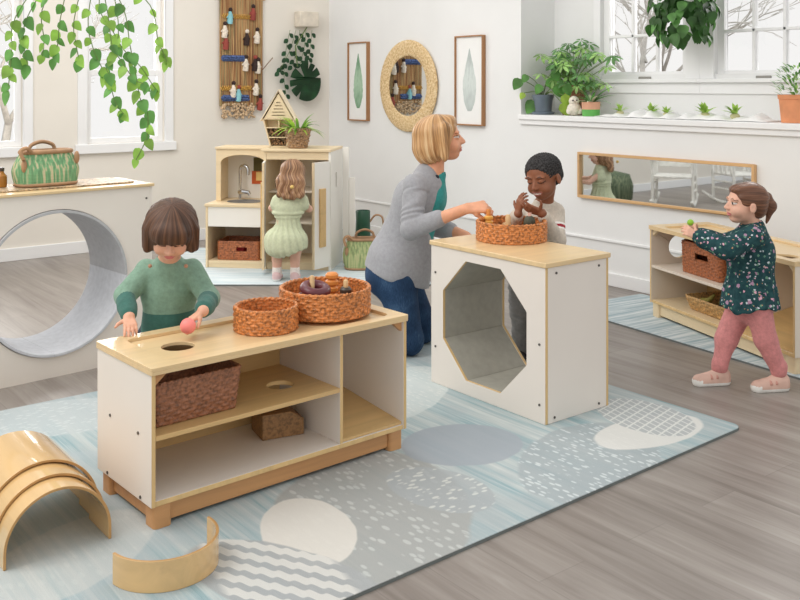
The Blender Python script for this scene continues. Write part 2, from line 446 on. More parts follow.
# world-space outline with rounded corner, kept in object space around RUGC
def rugshape(name, outline, mat, h, label, cat='rug', origin=None, rz=0):
    mb = MB(); mb.plate_z(outline, [], .0, h - .003)
    o = mb.build(name, EDGE, smooth=0)
    o.location = origin; o.rotation_euler = (0, 0, rz)
    tag(o, label, cat)
    cx = sum(p[0] for p in outline) / len(outline); cy = sum(p[1] for p in outline) / len(outline)
    ins = [(cx + (x - cx) * .999, cy + (y - cy) * .999) for x, y in outline]
    p = MB().plate_z(ins, [], h - .003, h).build('pile', mat, o, smooth=0, bevel=.002)
    return o
big_rug = [(p[0] - RUGC.x, p[1] - RUGC.y) for p in [(-.6, 1.93), (1.4, 1.945)] + [(3.17 + .04 * math.cos(a), 2.04 + .04 * math.sin(a)) for a in (-1.5, -1.1, -.7, -.3, 0)] + [(3.20, 2.75), (3.21, 3.86), (3.16, 3.91), (-.6, 3.905)]]
rugshape('area_rug', big_rug, RUGM, .011, 'large pale blue and grey leaf-patterned rug under the cube and the open shelf', origin=RUGC)
t = NT('pale_blue_runner')
s1 = t.noise(t.mapping((2, 40, 1)), 1, 4, .65, .4)
t.color(t.ramp(s1, [(.35, (150, 172, 180)), (.5, (184, 196, 200)), (.62, (212, 218, 219))])).set(rough=.95, spec=.1); RUN = t.m
t = NT('pale_kitchen_rug')
s1 = t.noise(t.mapping((2, 22, 1)), 1, 4, .6, .4)
t.color(t.ramp(s1, [(.35, (196, 212, 218)), (.6, (220, 228, 230))])).set(rough=.95, spec=.1); RUN2 = t.m
pc = CF * 6.08 + CR * (-1.75)
rugshape('kitchen_rug', rrect(0, 1.95, 0, 1.37, .02, 3), RUN2, .011, 'pale blue-white rug under the play kitchen at the back', origin=Vector((pc.x, pc.y, 0)), rz=-ANG)
rugshape('runner_rug', rrect(0, .64, -2.6, 0, .02, 3), RUN, .011, 'blue-grey streaked runner rug under the shelf by the right wall', origin=Vector((4.115, 3.73, 0)), rz=math.radians(-6.5))
# ============================================================= furniture materials
LAM = plain('white_laminate', (232, 224, 215), .42, .008, 3)
BIRCH = wood('birch_plywood_top', (226, 197, 150), 0, .06, .30, coat=.15)
EDGEW = wood('birch_edge', (222, 188, 132), 2, .08, .42)
GOLD = wood('birch_shelf_board', (214, 178, 122), 0, .07, .36)
BEECH = wood('beech_base', (201, 150, 100), 0, .08, .42)
PALEB = wood('pale_birch', (232, 210, 172), 0, .05, .38)
SCREW = plain('dark_screw', (95, 90, 85), .35, .05, metal=.5)
RATTAN = wicker_mat('orange_rattan', (196, 124, 68), .34)
WICKR = wicker_mat('red_brown_wicker', (150, 100, 72), .26)
WICKB = wicker_mat('brown_rattan', (160, 94, 56), .3)
SEAGR = wicker_mat('pale_seagrass', (190, 150, 96), .3)
def panel(x0, x1, y0, y1, z0, z1, axis):
    """MB with laminate (0) on the two broad faces, edge wood (1) on the rest"""
    mb = MB(); mb.box(x0, x1, y0, y1, z0, z1)
    broad = {'x': (4, 5), 'y': (2, 3), 'z': (0, 1)}[axis]
    mb.m = [0 if i in broad else 1 for i in range(6)]
    return mb
def screws(parent, pts, axis, r=.0048):
    for p in pts:
        d = {'x': Vector((.003, 0, 0)), 'y': Vector((0, .003, 0))}[axis]
        MB().cyl(Vector(p) - d, Vector(p) + d, r, n=12).build('screw', SCREW, parent, label if False else 35)
def open_shelf(label, loc, rz, L, D, H, base, midz, div, hole, midhole=None, backhole=None, group=None, sidehole=None, faces=None, rail=None):
    T = .014
    lam, back, bot = faces
    r = thing('open_shelf_unit', label, 'shelf', loc, rz, group)
    # plinth
    bm = MB()
    bm.box(.07, L - .07, .022, .04, .012, base).box(.07, L - .07, D - .04, D - .022, .012, base).box(.025, .043, .07, D - .07, .012, base).box(L - .043, L - .025, .07, D - .07, .012, base)
    bo = bm.build('base_rail', rail or BEECH, r, bevel=.002)
    for sx in (0, 1):
        for sy in (0, 1):
            x0 = .012 if sx == 0 else L - .07; y0 = .008 if sy == 0 else D - .07
            pts = rrect(x0, x0 + .058, y0, y0 + .062, .012, 4)
            MB().plate_z(pts, [], 0.0, base).build('foot', rail or BEECH, r, bevel=.002)
    # carcass
    panel(T, L - T, .004, D - T, base, base + .016, 'z').build('bottom_board', [bot, EDGEW], r, bevel=.0015)
    for x, nm in ((0, 'side_panel'), (L - T, 'side_panel')):
        pb = panel(x, x + T, 0, D, base, H - .022, 'x')
        if sidehole and x == 0:
            pb = MB().plate_x(rect(0, D, base, H - .022), [circ(*sidehole, n=40)], x, x + T); pb.m = [0 if len(f) == 3 else 1 for f in pb.f]
        so = pb.build(nm, [lam, EDGEW], r, bevel=.0025)
        xs = x if x == 0 else L
        screws(so, [(xs, .07, base + .012), (xs, D - .08, base + .012), (xs, .085, midz - .008), (xs, D - .10, midz - .008)], 'x')
    panel(div, div + .013, .004, D - T, base + .016, H - .022, 'x').build('divider', [lam, EDGEW], r, bevel=.0015)
    bh = [circ(backhole[0], backhole[1], backhole[2], n=40)] if backhole else []
    MB().plate_y(rect(T, div, base, H - .022), bh, D - T, D - .002).build('back_panel', back, r)
    MB().plate_y(rect(div, L - T, base, H - .022), [], D - T, D - .002).build('back_panel', lam, r)
    # middle shelf with round hole
    MB().plate_z(rrect(T, div, .002, D - T, .004, 2), [circ(midhole[0], midhole[1], midhole[2], n=40)] if midhole else [], midz - .014, midz).build('middle_shelf', GOLD if rail is None else lam, r, bevel=.002)
    # ramp board in the right bay
    y1, z1 = D - T - .002, base + .10
    rb = MB(); yA, zA = .012, base + .017
    rb.add([(div + .014, yA, zA), (L - T - .001, yA, zA), (L - T - .001, y1, base + .06), (div + .014, y1, z1), (div + .014, yA, zA + .009), (L - T - .001, yA, zA + .009), (L - T - .001, y1, base + .069), (div + .014, y1, z1 + .009)],
           [(0, 1, 2, 3), (4, 5, 6, 7), (0, 1, 5, 4), (1, 2, 6, 5), (2, 3, 7, 6), (3, 0, 4, 7)])
    rb.build('ramp_board', GOLD, r)
    # corner blocks under the top
    for x, s in ((T, 1), (L - T, -1)):
        MB().plate_y([(x, H - .023), (x + s * .045, H - .023), (x, H - .06)], [], .012, .03).build('corner_block', BEECH if rail is None else PALEB, r)
    # tray top: board with hole, rim frame with rounded opening
    to = MB().plate_z(rrect(-.004, L + .004, -.008, D + .004, .008, 3), [circ(hole[0], hole[1], hole[2], n=44)], H - .022, H - .011).build('top_board', BIRCH, r, bevel=.002)
    MB().plate_z(rrect(-.004, L + .004, -.008, D + .004, .008, 3), [rrect(.072, L - .045, .035, D - .045, .03, 6)], H - .011, H).build('tray_rim', BIRCH, to, bevel=.002)
    return r
FA, FB = atz(152.5, 367, .485), atz(405, 311.2, .485)
FANG = math.atan2(FB.y - FA.y, FB.x - FA.x) - math.radians(1.7); RZ = .011
FA = FA - CF * .012
front_shelf = open_shelf('low white and birch open shelf in the foreground, toys and round baskets on top', (FA.x, FA.y, RZ), FANG, .975, .382, .474, .068, .272, .682, (.185, .195, .052), (.55, .165, .046), faces=(LAM, GOLD, LAM))
def FL(x, y, z):   # foreground shelf local -> world
    c, s = math.cos(FANG), math.sin(FANG)
    return Vector((FA.x + c * x - s * y, FA.y + s * x + c * y, RZ + z))
RL, RQ = Vector((4.345, 3.286, 0)), Vector((3.949, 2.206, 0))
RANG = math.atan2(RQ.y - RL.y, RQ.x - RL.x)
_d = ray(677, 246); _n = Vector((math.cos(RANG), math.sin(RANG), 0)); _p = C0 + _d * ((RL - C0).dot(_n) / _d.dot(_n)) - RL
SH = (_p.dot(Vector((-math.sin(RANG), math.cos(RANG), 0))), _p.z - RZ, .062); print('sidehole', SH)
_q = atz(786, 255, RZ + .50) - RL; HO = (min(1.08, _q.dot(_n)), max(.10, min(.28, _q.dot(Vector((-_n.y, _n.x, 0))))), .055); print('HO', HO, _q.dot(_n))
side_shelf = open_shelf('white and birch open shelf by the right wall holding a rattan bin and tray', (RL.x, RL.y, RZ), RANG, 1.15, .38, .505, .075, .285, .70, HO, None, None, faces=(plain('grey_white_laminate', (226, 214, 198), .45, .008, 3), GOLD, PALEB), sidehole=SH, rail=PALEB)
def RLoc(x, y, z):
    c, s = math.cos(RANG), math.sin(RANG)
    return Vector((RL.x + c * x - s * y, RL.y + s * x + c * y, RZ + z))

# ------------------------------------------------------------- cube with octagonal tunnel
cx0, cx1, cy0, cy1, ch = 2.625, 2.992, 2.464, 3.137, .615
cube = thing('play_cube', 'white cube table with an octagonal tunnel and birch top', 'play cube', (cx0, cy0, RZ))
W, Dp = cx1 - cx0, cy1 - cy0
def octa(cy, cz, R): return [(cy + R * math.cos(PI / 8 + PI / 4 * k), cz + R * math.sin(PI / 8 + PI / 4 * k)) for k in range(8)]
OC, OR = (.347, .307), .268
for x, nm in ((0, 'front_panel'), (W - .014, 'back_panel')):
    mb = MB(); mb.plate_x(rect(.0, Dp, 0, ch - .02), [octa(*OC, OR)], x, x + .014)
    nf = len(mb.f)
    mb.m = [0 if len(f) == 3 else 1 for f in mb.f]
    po = mb.build(nm, [LAM, EDGEW], cube, bevel=.002)
    xs = 0 if x == 0 else W
    screws(po, [(xs, .03, .07), (xs, .03, .30), (xs, Dp - .03, .16), (xs, Dp - .03, .48)] if x == 0 else [(xs, .05, .1)], 'x')
for y in (0, Dp - .014):
    po = panel(.014, W - .014, y, y + .014, 0, ch - .02, 'y').build('side_panel', [LAM, EDGEW], cube, bevel=.002)
    if y == 0: screws(po, [(.05, 0, .02), (W - .06, 0, .02), (.06, 0, ch - .045), (W - .06, 0, ch - .045)], 'y')
MB().box(-.006, W + .006, -.008, Dp + .006, ch - .02, ch).build('top_board', BIRCH, cube, bevel=.003)
PAD = plain('grey_tunnel_fabric', (166, 163, 152), .75, .03, 30)
o8a, o8b = octa(*OC, OR + .001), octa(*OC, OR + .012)
for k in range(8):
    k2 = (k + 1) % 8; mb = MB()
    q = [o8a[k], o8a[k2], o8b[k2], o8b[k]]
    mb.plate_x(q, [], .014, W - .014)
    mb.build('tunnel_pad', PAD, cube, bevel=.002)

# ------------------------------------------------------------- tunnel cabinet at the left
TR = atz(152, 183, .83); TANG = math.radians(5.0)
tun = thing('tunnel_cabinet', 'tall white cabinet with a grey round crawl-through tunnel and birch top', 'play tunnel', (TR.x, TR.y, 0), TANG)
TL, TD, TH = 1.35, .36, .83
# tunnel opening located on the front plane (local y = 0)
def tloc(px, py, y0=0.0):
    ex = Vector((math.cos(TANG), math.sin(TANG), 0)); ey = Vector((-ex.y, ex.x, 0)); d = ray(px, py)
    tt = ((Vector((TR.x, TR.y, 0)) - C0).dot(ey) + y0) / d.dot(ey); p = C0 + d * tt - Vector((TR.x, TR.y, 0))
    return p.dot(ex), p.z
xr_, _ = tloc(127, 275); xc_, _ = tloc(57, 283); zt_ = tloc(62, 209)[1]; zb_ = tloc(50, 358)[1]
ecx, ecz, erx, erz = xc_, (zt_ + zb_) / 2, xr_ - xc_, (zt_ - zb_) / 2
TZ0 = tloc(60, 377)[1]
for y, nm in ((0, 'front_panel'), (TD - .014, 'back_panel')):
    po = MB().plate_y(rect(-TL, -.012, 0.0, TH - .014), [circ(ecx, ecz, erx, erz, 64)], y, y + .014).build(nm, plain('cream_laminate', (234, 226, 216), .45, .008, 3), tun)
    if y == 0: screws(po, [(-.03, 0, TH - .07), (-.03, 0, .1)], 'y')
for x in (-TL - .014, -.012): MB().box(x, x + .014, 0, TD, 0.0, TH - .014).build('side_panel', LAM, tun, bevel=.002)
MB().box(-TL - .02, .008, -.012, TD + .01, TH - .014, TH).build('top_board', BIRCH, tun, bevel=.003)
FELT = plain('grey_felt_lining', (182, 182, 184), .8, .03, 40); FELT_LIT = plain('lit_grey_felt_lining', (205, 207, 212), .8, .03, 40)  # one felt; window light on the lower half is put into the paler colour
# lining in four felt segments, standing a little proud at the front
segs = [(-1.62, -.02, FELT_LIT), (-.02, 1.45, FELT), (1.45, 3.2, FELT), (3.2, 4.663, FELT_LIT)]
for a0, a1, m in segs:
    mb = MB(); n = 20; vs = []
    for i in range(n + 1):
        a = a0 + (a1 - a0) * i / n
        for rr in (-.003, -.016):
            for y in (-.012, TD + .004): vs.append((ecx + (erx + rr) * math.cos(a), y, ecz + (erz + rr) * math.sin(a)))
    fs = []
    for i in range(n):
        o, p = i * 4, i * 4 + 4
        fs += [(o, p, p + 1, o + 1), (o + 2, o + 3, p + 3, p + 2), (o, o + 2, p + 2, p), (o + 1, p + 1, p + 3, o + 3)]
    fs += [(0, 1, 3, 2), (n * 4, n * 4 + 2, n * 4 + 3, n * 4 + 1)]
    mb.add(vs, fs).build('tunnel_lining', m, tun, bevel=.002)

# ------------------------------------------------------------- play kitchen in the corner
KANG = math.radians(-46)
kl = atz(205.5, 267.5, .011); kz = .011
KW = plain('kitchen_white', (240, 236, 228), .4, .008, 3)
KD = plain('kitchen_inner_laminate', (226, 214, 196), .5, .01, 3)
sink = thing('play_sink', 'birch play sink with an arched back, a tap and a white drawer front', 'play kitchen', (kl.x, kl.y, kz), KANG)
SW, SD = .425, .40
for x in (0, SW - .016): MB().box(x, x + .016, 0, SD, 0, .43).build('side_panel', PALEB, sink, bevel=.003)
MB().box(.016, SW - .016, .01, SD, .03, .05).box(.016, SW - .016, .012, .03, 0, .03).build('bottom_board', PALEB, sink, bevel=.002)
MB().box(.016, SW - .016, SD - .012, SD, .05, .43).build('back_panel', KD, sink)
MB().box(.016, SW - .016, .004, .02, .29, .43).build('drawer_front', KW, sink, bevel=.003)
co_ = (.235, .17)
MB().plate_z(rect(-.006, SW, -.008, SD), [circ(co_[0], co_[1], .125, .095, 36)], .43, .45).build('counter', PALEB, sink, bevel=.003)
STEEL = plain('brushed_steel', (170, 172, 176), .28, .03, metal=.9)
sb = MB(); sb.lathe([(.001, -.065), (.10, -.062), (.118, -.03), (.124, .0), (.130, .003), (.130, .001)], 36, (co_[0], co_[1], .449), sx=1, sy=.76).build('basin', plain('grey_basin', (120, 122, 126), .35, .03, metal=.5), sink, smooth=50)
# upper back frame with arch
xs0, xs1, zt0, zt1 = .022, SW, .45, .825
ax0, ax1 = xs0 + .036, SW - .04
arch = [(xs0, zt0), (ax0, zt0)] + [((ax0 + ax1) / 2 - (ax1 - ax0) / 2 * math.cos(PI * k / 14), .73 + .055 * math.sin(PI * k / 14)) for k in range(15)] + [(ax1, zt0), (xs1, zt0), (xs1, zt1), (xs0, zt1)]
MB().plate_y(arch, [], .16, .18).build('arch_frame', PALEB, sink, bevel=.003)
MB().box(xs0, xs0 + .016, .18, SD, .45, .825).build('upper_side', PALEB, sink, bevel=.003)
MB().box(xs0 + .016, SW, SD - .014, SD, .45, .825).build('splashback', KW, sink)
MB().box(xs0 - .006, SW, .15, SD + .004, .825, .842).build('upper_top', PALEB, sink, bevel=.003)
CHR = plain('chrome', (205, 208, 212), .12, .02, metal=1.0)
fx, fy = .155, .31
fau = MB(); fau.tube([(fx, fy, .45), (fx, fy, .66)] + [(fx + .035 - .035 * math.cos(a), fy - .03 * math.sin(a / 2), .66 + .04 * math.sin(a)) for a in [PI * k / 10 for k in range(1, 11)]] + [(fx + .07, fy - .03, .63)], .011, 12)
fo = fau.build('faucet', CHR, sink)
MB().tube([(fx, fy - .01, .50), (fx + .04, fy - .06, .512), (fx + .09, fy - .07, .508)], [.017, .016, .012], 12).cyl((fx + .085, fy - .07, .508), (fx + .095, fy - .07, .49), .012).build('faucet_handle', CHR, fo)
MB().cyl((.36, SD - .02, .555), (.36, SD - .014, .555), .008).build('wall_hook', SCREW, sink)
# fridge
fk = Vector((kl.x + math.cos(KANG) * SW, kl.y + math.sin(KANG) * SW, kz))
fridge = thing('play_fridge', 'birch play fridge standing open, its narrow white doors swung out', 'play kitchen', fk, KANG)
GW, GD, GH = .478, .40, .842
MB().box(0, .016, 0, GD, 0, GH - .018).build('side_panel', PALEB, fridge, bevel=.002)
so = MB().plate_x(rect(0, GD, 0, GH - .018), [rrect(.16, .20, .56, .67, .018, 5)], GW - .016, GW).build('side_panel', KW, fridge)
MB().plate_x(rrect(.16, .20, .56, .67, .018, 5), [], GW - .014, GW - .010).build('slot_shade', plain('slot_shade_brown', (110, 92, 74), .6), so)  # dark plate stands in for the shade inside the slot
MB().box(.016, GW - .016, GD - .014, GD, 0, GH - .018).build('back_panel', KD, fridge)
MB().box(.016, GW - .016, .012, GD - .014, .03, .05).box(.016, GW - .016, .01, .028, 0, .03).build('bottom_board', PALEB, fridge, bevel=.002)
for z in (.31, .53): MB().box(.016, GW - .016, .06, GD - .014, z, z + .012).build('shelf', KD, fridge, bevel=.002)
MB().box(.016, GW - .016, .004, .02, GH - .075, GH - .018).build('top_rail', PALEB, fridge, bevel=.002)
MB().box(-.02, GW + .004, -.012, GD + .006, GH - .018, GH).build('top_board', PALEB, fridge, bevel=.003)
def fdoor(hx, ang, wd, sgn, zr):
    d = bpy.data.objects.new('door', None)
    mb = MB(); mb.box(0, sgn * wd, -.016, 0, .035, GH - .082)
    M = Matrix.Translation((hx, -.003, 0)) @ Matrix.Rotation(ang, 4, 'Z')
    mb.v = [tuple(M @ Vector(v)) for v in mb.v]
    o = mb.build('door', KW, fridge, bevel=.002)
    mb = MB(); mb.box(sgn * wd * .35, sgn * wd * .72, -.030, -.017, *zr); mb.v = [tuple(M @ Vector(v)) for v in mb.v]
    mb.build('handle', GOLD, o, bevel=.002)
    mb = MB(); mb.box(sgn * wd, sgn * (wd + .010), -.016, 0, .035, GH - .082); mb.v = [tuple(M @ Vector(v)) for v in mb.v]
    mb.build('door_edge', PALEB, o)
fdoor(GW - .018, math.radians(62), .16, -1, (.18, .58))
fdoor(.016, math.radians(-77), .20, 1, (.10, .62))
screen = thing('folding_screen', 'narrow white panel standing against the far side of the play fridge', 'panel', fk + Vector((math.cos(KANG) * .50 - math.sin(KANG) * .30, math.sin(KANG) * .50 + math.cos(KANG) * .30, 0)), KANG)
MB().box(0, .045, 0, .016, 0, .84).box(.047, .09, .004, .02, 0, .62).build('panel', KW, screen, bevel=.002)

# ------------------------------------------------------------- arches (bent plywood)
PLY = wood('bent_birch_ply', (222, 184, 128), 1, .07, .16, coat=.6, scale=.7); PLYE = wood('ply_edge', (190, 146, 92), 1, .1, .4)
def arch_pts(R, leg, n=36):
    return [(R, 0.0)] + [(R * math.cos(PI * k / n), leg + R * math.sin(PI * k / n)) for k in range(n + 1)] + [(-R, 0.0)]
def arch_piece(R, t, leg, y0, y1, name, label, group=None, loc=(0, 0, 0), rz=0, upright=False, cat='wooden arch'):
    O, I = arch_pts(R, leg), arch_pts(R - t, leg); n = len(O); vs = []
    for (a, b), (c, d) in zip(O, I): vs += [(a, y0, b), (a, y1, b), (c, y0, d), (c, y1, d)]
    mb = MB(); fs = []
    for i in range(n - 1):
        o, p = i * 4, i * 4 + 4
        mb.mi = 0; fs += [((o, o + 1, p + 1, p), 0), ((o + 2, p + 2, p + 3, o + 3), 0), ((o, p, p + 2, o + 2), 1), ((o + 1, o + 3, p + 3, p + 1), 1)]
    fs += [((0, 2, 3, 1), 1), ((n * 4 - 4, n * 4 - 3, n * 4 - 1, n * 4 - 2), 1)]
    mb.v = vs; mb.f = [f for f, _ in fs]; mb.m = [m for _, m in fs]
    if upright: mb.v = [(x, z, y) for x, y, z in mb.v]
    o = mb.build(name, [PLY, PLYE], None, bevel=.0015, loc=loc, rot=(0, 0, rz))
    return tag(o, label, cat, group)
AX, AY = .853, 2.610
arch_piece(.147, .008, .036, 0, .16, 'plywood_arch', 'frontmost and smallest of the nested bent plywood arches', 'nested plywood arches', (AX, AY, RZ))
arch_piece(.157, .008, .037, 0, .20, 'plywood_arch', 'middle one of the nested bent plywood arches', 'nested plywood arches', (AX + .001, AY + .075, RZ))
arch_piece(.167, .008, .039, 0, .29, 'plywood_arch', 'largest and rearmost of the nested bent plywood arches', 'nested plywood arches', (AX + .003, AY + .158, RZ))
arch_piece(.147, .008, .004, 0, .081, 'plywood_arch', 'single curved plywood strip standing on its edge on the rug', None, (1.056, 2.388, RZ), math.radians(180 + 7), True)

# ------------------------------------------------------------- baskets
def round_basket(label, loc, dia, h, rows, bumps, mat=RATTAN, amp=.004, group=None, name='round_basket'):
    o = woven(dia, dia, h, dia / 2, rows, bumps, amp, th=.009, rim=.007).build(name, mat, None, smooth=60, fix=False, loc=loc)
    return tag(o, label, 'basket', group)
TRAYZ = RZ + .474 - .011
bl = atz(325, 311.5, RZ + .474); bs = atz(266, 328.5, TRAYZ)
round_basket('larger round rattan basket full of wooden toys on the foreground shelf', (bl.x, bl.y, RZ + .475), .325, .085, 9, 44)
round_basket('smaller round rattan basket, empty, on the foreground shelf', (bs.x, bs.y, TRAYZ + .001), .215, .074, 8, 32)
bc = atz(511.5, 239.5, .626)
round_basket('round rattan basket of toys on top of the white cube', (bc.x, bc.y, RZ + ch + .001), .305, .076, 8, 46)
# rectangular wicker basket in the foreground shelf
wb = woven(.30, .24, .128, .02, 11, 44, .0035, taper=.018, th=.008, rim=.006).build('wicker_basket', WICKR, None, smooth=60, fix=False)
wb.location = FL(.182, .165, .2735); wb.rotation_euler = (0, 0, FANG); tag(wb, 'rectangular red-brown wicker basket on the middle board of the foreground shelf', 'basket')
# wedge box below
wd = MB(); q0 = [(-.075, 0), (.075, 0), (.075, .055), (.03, .085), (-.075, .085)]
wd.plate_y(q0, [], -.06, .06)
wo = thing('wedge_box', 'small brown cane-textured wedge block under the middle board of the foreground shelf', 'block', FL(.585, .235, .085), FANG + math.radians(-14))
wd.build('body', wicker_mat('brown_cane', (146, 108, 68), .2), wo, bevel=.003)
MB().plate_x(circ(0, .03, .016, n=20), [], .0752, .077).build('finger_hole_shade', plain('hole_shade_brown', (86, 60, 38), .8), wo)  # no hole is cut; the dark disc paints the shade inside one
# brown basket in the play sink
def KL(x, y, z):
    c, s = math.cos(KANG), math.sin(KANG); return Vector((kl.x + c * x - s * y, kl.y + s * x + c * y, kz + z))
kb = woven(.31, .24, .125, .02, 9, 44, .003, th=.008, rim=.006, slots=[(.115, .19, .06, .09)]).build('wicker_basket', WICKB, None, smooth=60, fix=False)
kb.location = KL(.225, .16, .0515); kb.rotation_euler = (0, 0, KANG); tag(kb, 'small brown wicker basket with a handle slot in the play sink', 'basket')
m = MB().box(-.05, .05, -.07, .05, 0, .08).build('red_box', plain('red_card', (190, 44, 50), .6)); m.location = KL(.20, .16, .063); m.rotation_euler = (0, 0, KANG); tag(m, 'small red box inside the brown basket of the play sink', 'box')
# rattan bin and tray in the side shelf
rb = woven(.35, .26, .16, .03, 11, 48, .0035, taper=.006, th=.009, rim=.007, slots=[(.09, .18, .085, .118)], twill=.5).build('wicker_basket', WICKB, None, smooth=60, fix=False)
rb.location = RLoc(.385, .18, .2865); rb.rotation_euler = (0, 0, RANG); tag(rb, 'brown rattan bin with a handle slot on the upper board of the right shelf', 'basket')
for y in (-.134,):
    P2 = []
tr_ = woven(.36, .25, .07, .03, 5, 30, .004, taper=.03, th=.008, rim=.006).build('seagrass_tray', SEAGR, None, smooth=60, fix=False)
tr_.location = RLoc(.43, .17, .093); tr_.rotation_euler = (0, 0, RANG); tag(tr_, 'shallow pale seagrass tray on the bottom board of the right shelf', 'basket')
dk = plain('dark_pine_cone', (52, 40, 34), .8); ol = plain('olive_pod', (150, 140, 66), .7)
def pebble(c, r, sc, mat, name, label, cat, group=None, rz=0, amp=.12):
    mb = MB().ball((0, 0, 0), r, 20, sc); rs = random.Random(hash((round(c[0], 3), r)) % 999)
    f = [Vector((rs.uniform(-1, 1), rs.uniform(-1, 1), rs.uniform(-1, 1))) * 2.2 / r for _ in range(3)]
    mb.v = [tuple(Vector(v) * (1 + amp / 3 * sum(math.sin(q.dot(Vector(v))) for q in f))) for v in mb.v]
    o = mb.build(name, mat, None, smooth=180); o.location = c; o.rotation_euler = (0, 0, rz); return tag(o, label, cat, group)
for k, (x, y) in enumerate(((.49, .13), (.565, .16), (.49, .215))):
    pebble(RLoc(x, y, .093 + .010 + .032), .036, (1, 1, .95), dk, 'pine_cone', 'dark brown pine cone heaped in the seagrass tray', 'pine cone', 'pine cones in the tray', k)
pods = []
for k, (x, y, r) in enumerate(((.33, .12, .2), (.37, .235, .1))):
    o = MB().tube([(-.06, 0, .0), (-.02, .01, .02), (.03, 0, .035), (.075, -.005, .075)], [.012, .02, .016, .006], 12).build('dried_pod', ol, None, smooth=180)
    o.location = RLoc(x, y, .093 + .022); o.rotation_euler = (0, 0, RANG + r); tag(o, ('olive dried pod sticking out at the left of the seagrass tray', 'olive dried pod lying in the middle of the seagrass tray')[k], 'seed pod')

# ------------------------------------------------------------- wooden toys
ORW = wood('orange_wood', (222, 140, 66), 2, .06, .4); PURP = wood('plum_wood', (104, 48, 56), 0, .15, .32); DARK = plain('dark_walnut', (70, 58, 48), .4, .15); NATW = wood('natural_wood', (226, 190, 140), 2, .06, .45)
YEL = wood('honey_wood', (230, 174, 84), 2, .06, .4)
BZ = RZ + .475 + .005
def stack_toy(loc, rad, n, hh, mat, label, name='stacking_toy', neck=None):
    prof = [(.0001, 0)]
    for k in range(n):
        z = k * hh
        prof += [(rad * .72, z), (rad, z + hh * .25), (rad, z + hh * .7), (rad * .72, z + hh)]
    prof += [(.0001, n * hh)]
    r = thing(name, label, 'toy', loc)
    MB().lathe(prof, 24).build('rings', mat, r, smooth=30)
    if neck: MB().lathe([(.0001, 0), (neck[0], 0), (neck[0], neck[1] * .85), (neck[0] * .7, neck[1]), (.0001, neck[1])], 16, (0, 0, n * hh)).build('peg', neck[2], r, smooth=40)
    return r
o_ = bl
stack_toy(atd(330, 300, depth(bl) + .06) * 1.0 if False else (bl.x + .060, bl.y + .045, BZ), .024, 5, .024, ORW, 'orange ringed wooden toy standing in the larger round basket')
stack_toy((bl.x + .070, bl.y - .030, BZ), .022, 3, .026, DARK, 'dark wooden ringed toy with a pale peg in the larger round basket', neck=(.009, .026, NATW))
rt = thing('ring_toy', 'plum wooden ring stack tilted on a pale peg in the larger round basket', 'toy', (bl.x - .055, bl.y + .0, BZ))
def torus(mb, c, R, r, M, n=36, k=14):
    mb.tube([M @ Vector((c[0] + R * math.cos(2 * PI * i / n), c[1] + R * math.sin(2 * PI * i / n), c[2])) for i in range(n)], r, k, closed=True)
for z, tl in ((.018, 0), (.052, 0.0), (.088, 0.24)):
    mb = MB(); torus(mb, (0, 0, z), .038, .0180, Matrix.Rotation(tl, 4, 'X')); mb.build('ring', PURP, rt, smooth=180)
MB().lathe([(.0001, 0), (.009, 0), (.009, .122), (.006, .130), (.0001, .130)], 16).build('peg', NATW, rt)
def sphere(name, c, r, mat, label, cat='ball'):
    o = MB().ball((0, 0, 0), r, 28).build(name, mat, None, smooth=180); o.location = c; return tag(o, label, cat)
sphere('wooden_ball', (bl.x - .112, bl.y + .018, BZ + .032), .026, ORW, 'small orange wooden ball at the left inside the larger round basket')
sphere('wooden_bead', (bl.x + .035, bl.y - .045, BZ + .028), .022, plain('dark_red_paint', (120, 36, 40), .4), 'dark red bead beside the plum rings in the larger round basket', 'bead')
# cube basket toys
CZ = RZ + ch + .009
gt = thing('ridged_gourd', 'dark green ridged gourd toy with a pale stalk in the cube basket', 'toy', (bc.x + .055, bc.y - .055, CZ))
mb = MB(); n = 48; prof = [(.0001 + .025 * math.sin(PI * i / 18) ** .8, .030 - .028 * math.cos(PI * i / 18) * 1.15 + .006) for i in range(19)]
mb.lathe(prof, n); mb.v = [(x * (1 + .07 * math.cos(12 * math.atan2(y, x))), y * (1 + .07 * math.cos(12 * math.atan2(y, x))), z + .028) for x, y, z in mb.v]
mb.build('body', plain('dark_green_gourd', (72, 72, 56), .6, .2), gt, smooth=180)
MB().tube([(0, 0, .090), (.001, 0, .100), (.003, .002, .108)], [.009, .007, .009], 10).build('stalk', plain('pale_pink_stalk', (226, 178, 160), .6), gt)
MB().lathe([(.0001, 0), (.024, 0), (.02, .03), (.0001, .032)], 18).build('foot', DARK, gt)
pg = MB().lathe([(.0001, 0), (.010, 0), (.012, .085), (.012, .095), (.008, .108), (.0001, .11)], 16).build('wooden_peg', NATW, None); pg.location = (bc.x - .055, bc.y - .035, CZ); tag(pg, 'pale wooden peg standing at the front of the cube basket', 'toy')
for k, (dx, dy) in enumerate(((-.02, .03), (.03, .05), (.07, .0), (-.03, -.02), (.0, -.06))):
    o = MB().tube([(-.06, 0, 0), (0, .004, .004), (.06, 0, 0)], .012, 12).build('wooden_stick', NATW if k % 2 else ORW, None, smooth=180); o.location = (bc.x + dx, bc.y + dy, CZ + .014 + .024 * (k % 2)); o.rotation_euler = (0, 0, k * 1.1)
    tag(o, 'short wooden stick lying loose in the cube basket', 'toy', 'sticks in the cube basket')
